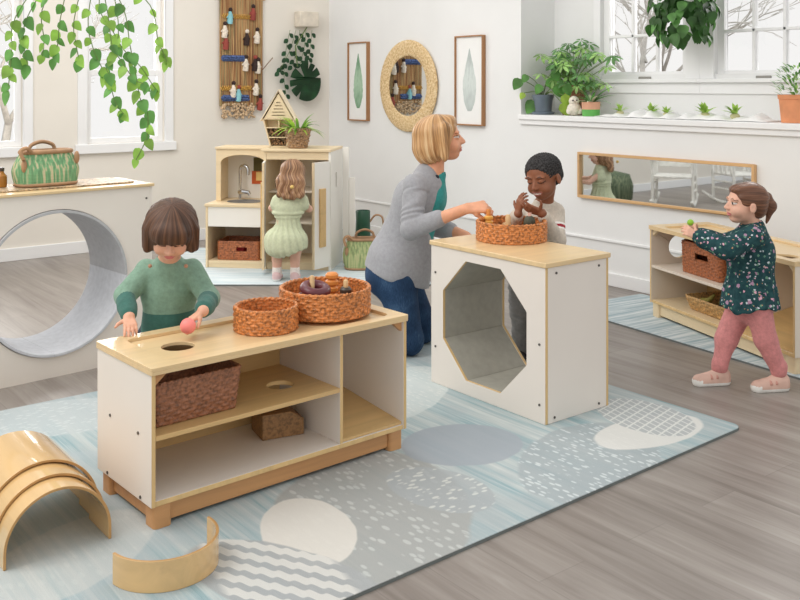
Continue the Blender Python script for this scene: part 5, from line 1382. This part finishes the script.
# ------------------------------------------------------------- woman kneeling beside the cube
def woman():
    base = atz(400, 352, RZ); r = person('woman with a blond bob and grey cardigan kneeling by the white cube', (base.x, base.y, RZ))
    fwd = nrm(cR * .98 - cF * .05); lf = np.cross([0, 0, 1], fwd)      # her left is away from the camera
    H = Head(J(441, 138.5, 4.55), YR - .02, .13, .225)
    neck = J(430, 174, 4.56); upper = J(419, 198, 4.56); waist = J(404, 240, 4.58); hips = J(395, 266, 4.58)
    shR, shL = J(414, 186, 4.44), J(428, 187, 4.70)
    elR, elL = J(413, 229, 4.36), J(436, 226, 4.70)
    wrR, wrL = J(467, 208.5, 4.25), J(466, 236, 4.58)
    B = SDF(); H.build(B, neck, .052, nose=.9, child=False)
    B.chain([neck, upper, waist, hips], [.056, .10, .10, .115], .05)
    for sh, el, wr in ((shR, elR, wrR), (shL, elL, wrL)): B.cap(neck - [0, 0, .04], sh, .05, .05, .03); B.chain([sh, el], [.046, .038]); B.chain([el, wr], [.038, .024])
    hand(B, wrR, nrm(cR * .80 + cU * .10 - cF * .1), nrm(-cU * .8 + cR * .15 + cF * .55), .165, (.75, .85, .95, 1.0), (.25, .8, .75), side=-1, k=.006)
    hand(B, wrL, nrm(cR * .9 - cU * .35), nrm(-cU - cR * .2), .165, (.3, .3, .35, .4), (.7, .6, .3), side=1, k=.006)
    legs = []
    for q, kp in ((-1, (409, 343, 4.49)), (1, (424, 334, 4.70))):
        kn = J(*kp); hp = hips + lf * .075 * q - [0, 0, .03]; kn[2] = RZ + .075
        an = kn - fwd * .40 + lf * .01 * q; an[2] = RZ + .055; toe = an - fwd * .13; toe[2] = RZ + .035
        B.chain([hp, kn, an, toe], [.085, .058, .036, .03], .03); legs.append((hp, kn, an, toe))
    mats = facemats('tan', (226, 164, 130), (190, 106, 98), (70, 84, 90), (150, 108, 72))
    sdf_obj('body', B, .0036, mats, r, lambda P: H.region(P, 'open'))
    A_ = SDF()
    H.e(A_, (-.10, 0, .13), (.50, .44, .41)); H.e(A_, (-.25, 0, -.14), (.38, .43, .38), .08); H.e(A_, (-.28, 0, -.30), (.28, .37, .23), .06)
    for q in (-1, 1): H.cp(A_, (.10, q * .36, .22), (.02, q * .385, -.36), .14, .10, .08)
    H.e(A_, (.18, 0, .36), (.20, .27, .13), .06)
    H.e(A_, (.52, 0, -.12), (.32, .50, .41), .03, 's')
    H.e(A_, (.12, 0, -.52), (.26, .22, .22), .04, 's')
    def hd(V):
        L = H.loc(V); a = np.arctan2(L[:, 1], L[:, 0] + .2); return .0030 * (np.sin(a * 15 + 1.0 * np.sin(L[:, 2] * 2.5)) + .7 * np.sin(a * 27 + 2 * L[:, 2])) * np.clip(1.1 - np.maximum(L[:, 2] - .1, 0) * 3, .0, 1)
    sdf_obj('hair', A_, .004, hairmat('blond_hair', (196, 148, 98), (242, 212, 166), .36), r, None, hd, strands(H, (-.02, .05, .35), 2, 8))
    Mx = np.stack([fwd, lf, [0, 0, 1]], 1)
    # teal top under the cardigan
    Tt = SDF(); Tt.chain([neck + fwd * .02 - [0, 0, .005], upper + fwd * .036, waist + fwd * .035, hips + fwd * .02], [.056, .092, .092, .10], .04); Tt.cap(neck + [0, 0, .07] + fwd * .02, neck - [0, 0, .0] + fwd * .015, .06, .052, .006, 's')
    sdf_obj('blouse', Tt, .006, knit('teal_blouse', (58, 146, 142)), r, None, folds(.003, 8, 30))
    K = SDF(); K.chain([neck - [0, 0, .05], upper, waist, hips - [0, 0, .0]], [.066, .112, .114, .132], .04)
    K.ell(waist + (hips - waist) * .75 - fwd * .01, (.130, .165, .12), Mx, .05); K.ell(hips - [0, 0, .03] - fwd * .015, (.130, .175, .08), Mx, .04)
    K.cap(waist + fwd * .035, hips - [0, 0, .10] + fwd * .045, .108, .128, .04)
    K.cap(neck - fwd * .02 - lf * .03, neck - fwd * .02 + lf * .03, .058, .058, .03)
    for sh, el, wr in ((shR, elR, wrR), (shL, elL, wrL)):
        K.cap(neck - [0, 0, .055], sh, .058, .058, .03); K.chain([sh, el, el + (wr - el) * .47], [.058, .053, .042], .008)
    # open front: cut a wedge out along the chest, and the neck
    for q in (0,):
        K.cap(neck + fwd * .085 + [0, 0, .02], upper + fwd * .150, .040, .043, .006, 's'); K.cap(upper + fwd * .150, upper + (waist - upper) * .45 + fwd * .158, .043, .034, .006, 's')
    K.cap(neck + [0, 0, .09] + fwd * .03, neck + fwd * .01, .064, .055, .006, 's')
    hz = hips[2] - .045
    K.clip(lambda X, Y, Z: hz - .36 * (((X - hips[0]) * fwd[0]) + ((Y - hips[1]) * fwd[1])) - Z)
    def fold(V):
        base_ = folds(.0052, 5, 24)(V); d = elR - shR; t_ = np.clip(((V - shR) @ d) / (d @ d), 0, 1); dist = np.linalg.norm(V - shR - t_[:, None] * d, axis=1)
        return base_ + np.where(dist < .075, .0026 * np.sin(t_ * 34 + 60 * ((V - shR) @ fwd) + 3 * np.sin(t_ * 9)) * (t_ > .1), 0)
    sdf_obj('cardigan', K, .0048, knit('grey_cardigan', (160, 160, 164), 600, .05), r, None, fold)
    # dark collar edge
    Q = SDF(); ring = [neck + [0, 0, .022] - fwd * (.058 * math.cos(a) - .012) + lf * .062 * math.sin(a) - [0, 0, .022 * (1 - math.cos(a))] for a in np.linspace(-2.0, 2.0, 18)]
    Q.chain(ring, [.0105] * 18, .004)
    sdf_obj('collar', Q, .004, knit('dark_collar', (48, 52, 60)), r)
    T = SDF(); T.chain([waist - [0, 0, .03], hips - [0, 0, .02]], [.11, .135], .04); T.ell(hips - [0, 0, .05] - fwd * .015, (.115, .160, .11), Mx, .05)
    for hp, kn, an, toe in legs: T.chain([hp, kn], [.100, .070], .03); T.chain([kn, an], [.070, .050], .02)
    T.clip(lambda X, Y, Z: RZ + .002 - Z + 0 * X + 0 * Y)
    t = NT('dark_denim'); nz = t.noise(t.mapping((300, 300, 60)), 1, 3); n2 = t.noise(t.tc(), 8, 3)
    t.color(t.ramp(t.math('ADD', t.math('MULTIPLY', nz, .4), t.math('MULTIPLY', n2, .6)), [(.35, (30, 48, 74)), (.55, (46, 72, 104)), (.7, (78, 106, 138))])).set(rough=.85, spec=.2)
    sdf_obj('jeans', T, .006, t.m, r, None, folds(.003, 12, 30))
    for hp, kn, an, toe in legs: shoe('shoe', r, an + fwd * .02, toe - fwd * .06, RZ, .08, .075, [plain('black_shoe', (50, 48, 48), .6), plain('white_rubber', (236, 234, 228), .6)], vox=.006)
woman()
tq = atd(488.5, 214, 4.20)
st_ = stack_toy((tq.x, tq.y, CZ + .022), .021, 3, .020, YEL, 'honey-coloured ringed wooden toy held by the woman above the cube basket', neck=(.010, .030, ORW))

# ------------------------------------------------------------- boy in the beige sweater behind the cube
def boy_beige():
    base = atd(533, 300, 4.36); r = person('smiling boy in a beige sweater behind the white cube, cupped hands held up', (base.x, base.y, RZ))
    yaw = math.atan2(-CF.y, -CF.x) - .35; fwd = np.array([math.cos(yaw), math.sin(yaw), 0]); lf = np.cross([0, 0, 1], fwd)
    H = Head(J(543, 177, 4.27), yaw - .32, -.24, .196, roll=-.10)
    neck = J(544, 205, 4.34); chest = J(541, 232, 4.36); hip = V3((base.x, base.y, .46))
    shL, shR = J(555, 212, 4.33), J(526, 213, 4.40)
    elL, elR = J(557, 240, 4.26), J(510, 228, 4.30)
    wrL, wrR = J(542, 213, 4.14), J(518, 214, 4.18)
    B = SDF(); H.build(B, neck, .038, smile=.035)
    B.cap(neck, chest, .038, .065, .03).cap(chest, hip, .075, .07, .03)
    for sh, el, wr in ((shL, elL, wrL), (shR, elR, wrR)): B.cap(neck - [0, 0, .02], sh, .03, .03, .02); B.chain([sh, el, wr], [.028, .024, .020])
    hand(B, wrL, nrm(-cR * .86 + cU * .30 - cF * .1), nrm(cU * .55 + cF * .65 + cR * .1), .108, (.22, .22, .26, .3), (.95, .25, .1), side=-1, spread=.08)
    hand(B, wrR, nrm(cR * .12 + cU * .80 - cF * .1), nrm(cR * .70 - cU * .2 + cF * .35), .112, (.35, .4, .45, .5), (.9, .45, .1), side=1, spread=.08)
    lg = []
    for q, off in ((-1, -.02), (1, .03)):
        hp = hip + lf * .05 * q - [0, 0, .03]; kn = V3((base.x, base.y, .25)) + lf * .055 * q + fwd * off; an = V3((base.x, base.y, .08)) + lf * .06 * q + fwd * off
        B.chain([hp, kn, an], [.055, .042, .03], .02); lg.append((hp, kn, an))
    mats = facemats('deep', (142, 90, 64), (158, 94, 84), (34, 24, 20), (74, 46, 34))
    sdf_obj('body', B, .0027, mats, r, lambda P: H.region(P, 'closed', .035))
    A_ = SDF(); H.e(A_, (-.085, 0, .165), (.465, .41, .375)); H.e(A_, (-.20, 0, -.02), (.33, .385, .28), .06)
    H.e(A_, (.52, 0, -.10), (.42, .48, .42), .03, 's')
    for q in (-1, 1): H.e(A_, (.06, q * .42, -.16), (.20, .18, .22), .03, 's')
    def hd(V):
        L = H.loc(V) * 60; return .0012 * (np.sin(L[:, 0] * 1.3) * np.sin(L[:, 1] * 1.5) + np.sin(L[:, 2] * 1.4 + L[:, 0]))
    t = NT('black_short_hair'); nz = t.noise(t.tc(), 160, 3); t.color(t.ramp(nz, [(.35, (34, 32, 32)), (.65, (72, 70, 70))])).set(rough=.85, spec=.2); t.bump(nz, .8, .004)
    sdf_obj('hair', A_, .0032, t.m, r, None, hd)
    K = SDF(); K.cap(neck - [0, 0, .012], chest, .056, .080, .03).cap(chest, hip, .090, .092, .03); K.ell(chest + [0, 0, .02], (.102, .078, .09), np.stack([lf, fwd, [0, 0, 1]], 1), .04)
    for sh, el, wr in ((shL, elL, wrL), (shR, elR, wrR)):
        K.cap(neck - [0, 0, .035], sh, .040, .042, .02); K.chain([sh, el, wr + (el - wr) * .14], [.044, .040, .029], .012)
    K.cap(neck + [0, 0, .004], neck - [0, 0, .02], .048, .052, .012); K.cap(neck + [0, 0, .05] + fwd * .004, neck, .043, .038, .004, 's')
    def reg(P):
        out = np.zeros(len(P), int)
        for sh, el in ((shL, elL), (shR, elR)):
            ba = el - sh; t_ = ((P - sh) @ ba) / (ba @ ba); dd = np.linalg.norm(P - sh - np.clip(t_, 0, 1)[:, None] * ba, axis=1)
            ar = (dd < .075) & (((P - sh) @ nrm(sh - chest)) > -.03); out[ar & (t_ > .46) & (t_ < .53)] = 2; out[ar & (t_ > .53) & (t_ < .63)] = 1; out[ar & (t_ > .63) & (t_ < .70)] = 2; out[ar & (t_ > .98) & (t_ < 1.12)] = 3
        tz = P[:, 2] - (chest[2] - .03); nb = np.abs((P - chest) @ lf) < .10
        out[nb & (tz > -.02) & (tz < -.008)] = 2; out[nb & (tz > -.034) & (tz < -.02)] = 1
        return out
    sdf_obj('sweater', K, .0034, [knit('oat_knit', (206, 196, 182), 900), plain('crimson_knit', (160, 36, 52), .9), plain('white_knit', (238, 234, 228), .9), plain('charcoal_knit', (50, 48, 50), .9)], r, reg, folds(.0025, 4, 38))
    T = SDF(); T.cap(hip + [0, 0, .03], hip - [0, 0, .04], .09, .085, .03)
    for hp, kn, an in lg: T.chain([hp, kn, an + [0, 0, .0]], [.070, .056, .046], .02)
    sdf_obj('trousers', T, .0045, knit('charcoal_trousers', (138, 136, 134)), r, None, folds(.004, 6, 60, (.4, .4, 1.6)))
    for (hp, kn, an) in lg: shoe('shoe', r, an - fwd * .045, an + fwd * .11, RZ, .062, .07, [plain('black_canvas', (56, 54, 56), .8), plain('white_rubber', (236, 234, 228), .6)], vox=.0045)
boy_beige()

# ------------------------------------------------------------- girl in the floral tunic at the right
def girl_floral():
    base = atz(745, 386, 0); r = person('toddler girl in a dark floral tunic and pink trousers walking past the right shelf', (base.x, base.y, 0))
    yaw = YR + PI + .12; fwd = nrm(-cR * .99 - cF * .12); lf = np.cross([0, 0, 1], fwd)
    D0 = 4.05
    H = Head(J(745, 203.5, 4.04), yaw - .04, .08, .176)
    neck = J(752, 226, 4.06); chest = J(750, 250, 4.07); hip = J(750, 298, 4.07)
    shL, shR = J(753, 236, 3.97), J(749, 235, 4.15)
    elL, elR = J(727, 249, 3.92), J(724, 246, 4.16)
    wrL, wrR = J(698, 237, 3.98), J(697, 234, 4.09)
    B = SDF(); H.build(B, neck, .034)
    B.cap(neck, chest, .034, .06, .03).cap(chest, hip, .07, .078, .03)
    for sh, el, wr in ((shL, elL, wrL), (shR, elR, wrR)): B.cap(neck - [0, 0, .02], sh, .03, .03, .02); B.chain([sh, el, wr], [.026, .022, .018])
    hand(B, wrL, nrm(-cR * .85 + cU * .5 + cF * .2), nrm(cF * .9 - cU * .2 - cR * .2), .092, (.5, .5, .55, .6), (.8, .55, .3), side=-1)
    hand(B, wrR, nrm(-cR * .85 + cU * .45 - cF * .2), nrm(-cF * .9 - cU * .2 - cR * .2), .092, (.5, .5, .55, .6), (.8, .55, .3), side=1)
    lg = []
    for kn_, an_, q in (((726, 340, 4.10), (720, 366, 4.08), -1), ((766, 340, 4.01), (779, 370, 4.00), 1)):
        hp = hip + lf * .045 * q + [0, 0, -.01]; kn = J(*kn_); an = J(*an_); B.chain([hp, kn, an], [.046, .034, .026], .01); lg.append((hp, kn, an))
    mats = facemats('fair', (228, 178, 154), (200, 116, 112), (56, 40, 32), (164, 122, 98))
    sdf_obj('body', B, .0026, mats, r, lambda P: H.region(P, 'open'))
    A_ = SDF(); H.e(A_, (-.10, 0, .15), (.475, .41, .385)); H.e(A_, (-.30, 0, -.05), (.25, .32, .30), .06); H.e(A_, (.15, 0, .31), (.25, .30, .16), .05)
    H.e(A_, (.50, 0, -.13), (.37, .48, .41), .03, 's')
    for q in (-1, 1): H.e(A_, (.05, q * .44, -.20), (.19, .16, .22), .03, 's')
    H.e(A_, (-.50, 0, .20), (.10, .11, .11), .04); H.cp(A_, (-.53, 0, .20), (-.66, 0, -.02), .12, .13, .04); H.cp(A_, (-.66, 0, -.02), (-.58, 0, -.44), .13, .03, .05)
    def hd(V):
        L = H.loc(V); return .0010 * (np.sin(L[:, 1] * 26 + 3 * L[:, 2]) + .7 * np.sin(L[:, 2] * 30 + L[:, 0] * 10))
    ho = sdf_obj('hair', A_, .003, hairmat('chestnut_hair', (112, 74, 54), (154, 108, 80), .36), r, None, hd, strands(H, (0, 0, .15), 0, 8))
    loc_ = V3(r.location); P_ = [H.w(-.50, .11 * math.cos(a), .15 + .11 * math.sin(a)) - loc_ for a in np.linspace(0, 2 * PI, 20, endpoint=False)]
    MB().tube([Vector(p) for p in P_], .0055, 8, closed=True).build('hair_tie', plain('pale_pink_tie', (214, 190, 186), .7), ho, smooth=180)
    # floral tunic
    K = SDF(); K.cap(neck - [0, 0, .015], chest, .056, .080, .04); Mx = np.stack([fwd, lf, [0, 0, 1]], 1)
    K.ell(chest, (.088, .098, .09), Mx, .04); hem = hip - [0, 0, .05]
    K.chain([chest, hip, hem], [.088, .104, .110], .04); K.ell(hem + [0, 0, .01], (.118, .118, .06), Mx, .03)
    for sh, el, wr in ((shL, elL, wrL), (shR, elR, wrR)):
        K.cap(neck - [0, 0, .03], sh, .042, .046, .02); K.chain([sh, el, wr + (el - wr) * .22], [.048, .046, .040], .012); K.cap(wr + (el - wr) * .12, wr + (el - wr) * .02, .030, .028, .006)
    K.cap(neck + [0, 0, .004], neck - [0, 0, .02], .044, .048, .01); K.cap(neck + [0, 0, .05], neck, .040, .036, .004, 's')
    hz = hem[2] + .014; K.clip(lambda X, Y, Z: hz + .008 * np.sin(X * 40) + .008 * np.sin(Y * 44) - Z)
    t = NT('floral_print'); base_c = (38, 72, 76); v = t.tc(); colr = None
    wob_ = t.n('ShaderNodeVectorMath', operation='ADD'); nzc = t.noise(v, 90, 2, out=1); sc_ = t.n('ShaderNodeVectorMath', operation='SCALE'); t.l(nzc, sc_.inputs[0]); sc_.inputs['Scale'].default_value = .012; t.l(v, wob_.inputs[0]); t.l(sc_.outputs[0], wob_.inputs[1]); vv = wob_.outputs[0]
    def dots(scale, thr, c, prev, keep, off):
        mp_ = t.mapping((1, 1, 1), (off, off * 2, off), (off, off, off), vv); q = t.n('ShaderNodeTexVoronoi'); t.l(mp_, q.inputs['Vector']); q.inputs['Scale'].default_value = scale
        m = t.math('LESS_THAN', q.outputs['Distance'], thr); k_ = t.math('LESS_THAN', t.sep(q.outputs['Color'])[0], keep)
        return t.mix(t.math('MULTIPLY', m, k_), prev, c)
    cc = t.ramp(t.noise(v, 50, 2), [(.3, (30, 60, 66)), (.7, (46, 84, 86))])
    cc = dots(46, .26, (104, 146, 124), cc, .5, .3); cc = dots(34, .28, (176, 140, 164), cc, .5, .1); cc = dots(56, .24, (206, 214, 220), cc, .4, .9); cc = dots(40, .19, (228, 176, 190), cc, .5, 1.7); cc = dots(62, .2, (214, 160, 120), cc, .25, 2.3)
    t.color(cc).set(rough=.85, spec=.2)
    sdf_obj('tunic', K, .0034, t.m, r, None, lambda V: folds(.003, 2, 34)(V) + .0035 * np.sin(np.arctan2((V - hip) @ lf, (V - hip) @ fwd) * 13) * np.clip((chest[2] - V[:, 2]) * 8, 0, 1))
    T = SDF(); T.cap(hip + [0, 0, .02], hip - [0, 0, .03], .085, .086, .03)
    for hp, kn, an in lg: T.chain([hp, kn, an], [.066, .045, .034], .02); T.cap(an + [0, 0, .012], an - [0, 0, .004], .036, .034, .006)
    sdf_obj('trousers', T, .004, knit('rose_trousers', (206, 136, 134), 500), r, None, folds(.0028, 9, 50))
    PK = [plain('blush_canvas', (214, 178, 162), .8), plain('white_rubber', (236, 234, 228), .6), plain('blush_strap', (204, 150, 136), .8)]
    for (hp, kn, an) in lg:
        dd = fwd; h = an - dd * .048; tz = an + dd * .125; shoe('shoe', r, h, tz, .0, .062, .066, PK, sole=.015)
girl_floral()
gp = atd(690.5, 222.5, 4.03)
sphere('green_toy', tuple(gp), .014, plain('lime_green_toy', (142, 192, 52), .5), 'lime green toy held up by the toddler girl in the floral tunic', 'toy')

# ------------------------------------------------------------- girl at the play kitchen, seen from behind
def girl_green():
    D0 = 6.20; base = atz(287, 277, RZ); r = person('little girl in a sage green dress, seen from behind at the open play fridge', (base.x, base.y, RZ))
    fwd = nrm(cF + cR * .05); lf = np.cross([0, 0, 1], fwd)
    H = Head(J(293, 174, D0 + .02), math.atan2(fwd[1], fwd[0]) - .1, -.15, .185)
    neck = J(290, 192, D0); chest = J(288, 207, D0); hip = J(286, 240, D0)
    shL, shR = J(278, 200, D0), J(302, 200, D0); elL, elR = J(272, 208, D0 + .10), J(309, 209, D0 + .10); wrL, wrR = J(277, 205, D0 + .22), J(305, 207, D0 + .22)
    B = SDF(); H.build(B, neck, .036); B.cap(neck, chest, .036, .06, .03).cap(chest, hip, .07, .075, .03)
    for sh, el, wr, sd in ((shL, elL, wrL, 1), (shR, elR, wrR, -1)):
        B.cap(neck - [0, 0, .02], sh, .03, .03, .02); B.chain([sh, el, wr], [.027, .022, .018]); hand(B, wr, fwd, -cU, .09, (.4, .4, .4, .4), (.7, .6, .2), side=-sd)
    lg = []
    for px, fy in ((277, 274), (295, 274)):
        an = J(px, fy, D0); an[2] = RZ + .06; kn = an + [0, 0, .14]; hp = hip + (an - hip) * [.7, .7, 0] - [0, 0, .02]; B.chain([hp, kn, an], [.055, .040, .027], .02); lg.append((hp, kn, an))
    sdf_obj('body', B, .0032, facemats('fair_b', (226, 180, 158), (200, 116, 112), (56, 40, 32), (120, 84, 62)), r, lambda P: H.region(P))
    A_ = SDF(); H.e(A_, (-.06, 0, .13), (.49, .45, .41)); H.e(A_, (-.16, 0, -.18), (.40, .48, .44), .08); back = J(291, 190, D0 - .08)
    for q in (-1.1, -.55, 0, .55, 1.1): A_.cap(H.w(-.34, q * .30, -.30), back + lf * (.062 * q) - [0, 0, .045 - .012 * abs(q)], .040, .022, .02)
    H.e(A_, (.52, 0, -.16), (.36, .40, .42), .03, 's')
    def hd(V):
        L = H.loc(V); return .0042 * (np.sin(L[:, 1] * 22 + 1.6 * np.sin(L[:, 2] * 9)) + .6 * np.sin(L[:, 1] * 34 - 2 * np.sin(L[:, 2] * 10 + 1))) * np.clip(.1 - L[:, 2] * 1.2, .06, 1)
    ho = sdf_obj('hair', A_, .004, hairmat('light_brown_hair', (142, 102, 72), (208, 168, 128)), r, None, hd, strands(H, (-.05, 0, .35), 2, 8, .5, .08))
    loc_ = V3(r.location); p = J(292, 187, D0 - .135) - loc_; MB().ball(tuple(p), .013, 12).build('hair_clip', plain('yellow_clip', (226, 190, 110), .6), ho, smooth=180)
    K = SDF(); Mx = np.stack([fwd, lf, [0, 0, 1]], 1)
    K.cap(neck - [0, 0, .02], chest, .06, .08, .04); K.ell(chest, (.076, .096, .075), Mx, .03)
    for q, s_ in ((lf, shL), (-lf, shR)): K.cap(neck - [0, 0, .03], s_, .036, .037, .03); K.cap(s_, s_ + q * .010 - [0, 0, .03], .037, .040, .015)
    K.ell(chest - [0, 0, .035], (.086, .108, .028), Mx, .010)
    wst = chest - [0, 0, .062]; K.cap(wst + [0, 0, .03], wst - [0, 0, .05], .074, .080, .015); K.ell(wst + [0, 0, .0], (.080, .092, .018), Mx, .01)
    K.ell(hip - [0, 0, .00], (.125, .142, .105), Mx, .04); K.ell(hip - [0, 0, .055], (.125, .130, .06), Mx, .04)
    hz = hip[2] - .10; K.clip(lambda X, Y, Z: hz + .30 * ((X - hip[0]) * -lf[0] + (Y - hip[1]) * -lf[1]) + .10 * np.abs((X - hip[0]) * -lf[0] + (Y - hip[1]) * -lf[1]) - Z)
    def fold(V):
        a = np.arctan2((V - hip) @ lf, (V - hip) @ fwd); return folds(.003, 5, 30)(V) + .0045 * np.sin(a * 17 + 14 * (V[:, 2] - hip[2])) * np.clip((wst[2] + .02 - V[:, 2]) * 14, 0, 1)
    sdf_obj('dress', K, .0042, knit('sage_cotton', (204, 210, 178), 300, .05), r, None, fold)
    for (hp, kn, an) in lg:
        sk = SDF(); sk.cap(an + [0, 0, .022], an - [0, 0, .02], .031, .032, .01); sdf_obj('sock', sk, .004, knit('white_sock', (236, 226, 220)), r)
        shoe('shoe', r, an - fwd * .045, an + fwd * .09, RZ, .058, .055, [plain('pale_pink_canvas', (222, 190, 190), .8), plain('white_rubber', (236, 234, 228), .6)], vox=.005)
girl_green()
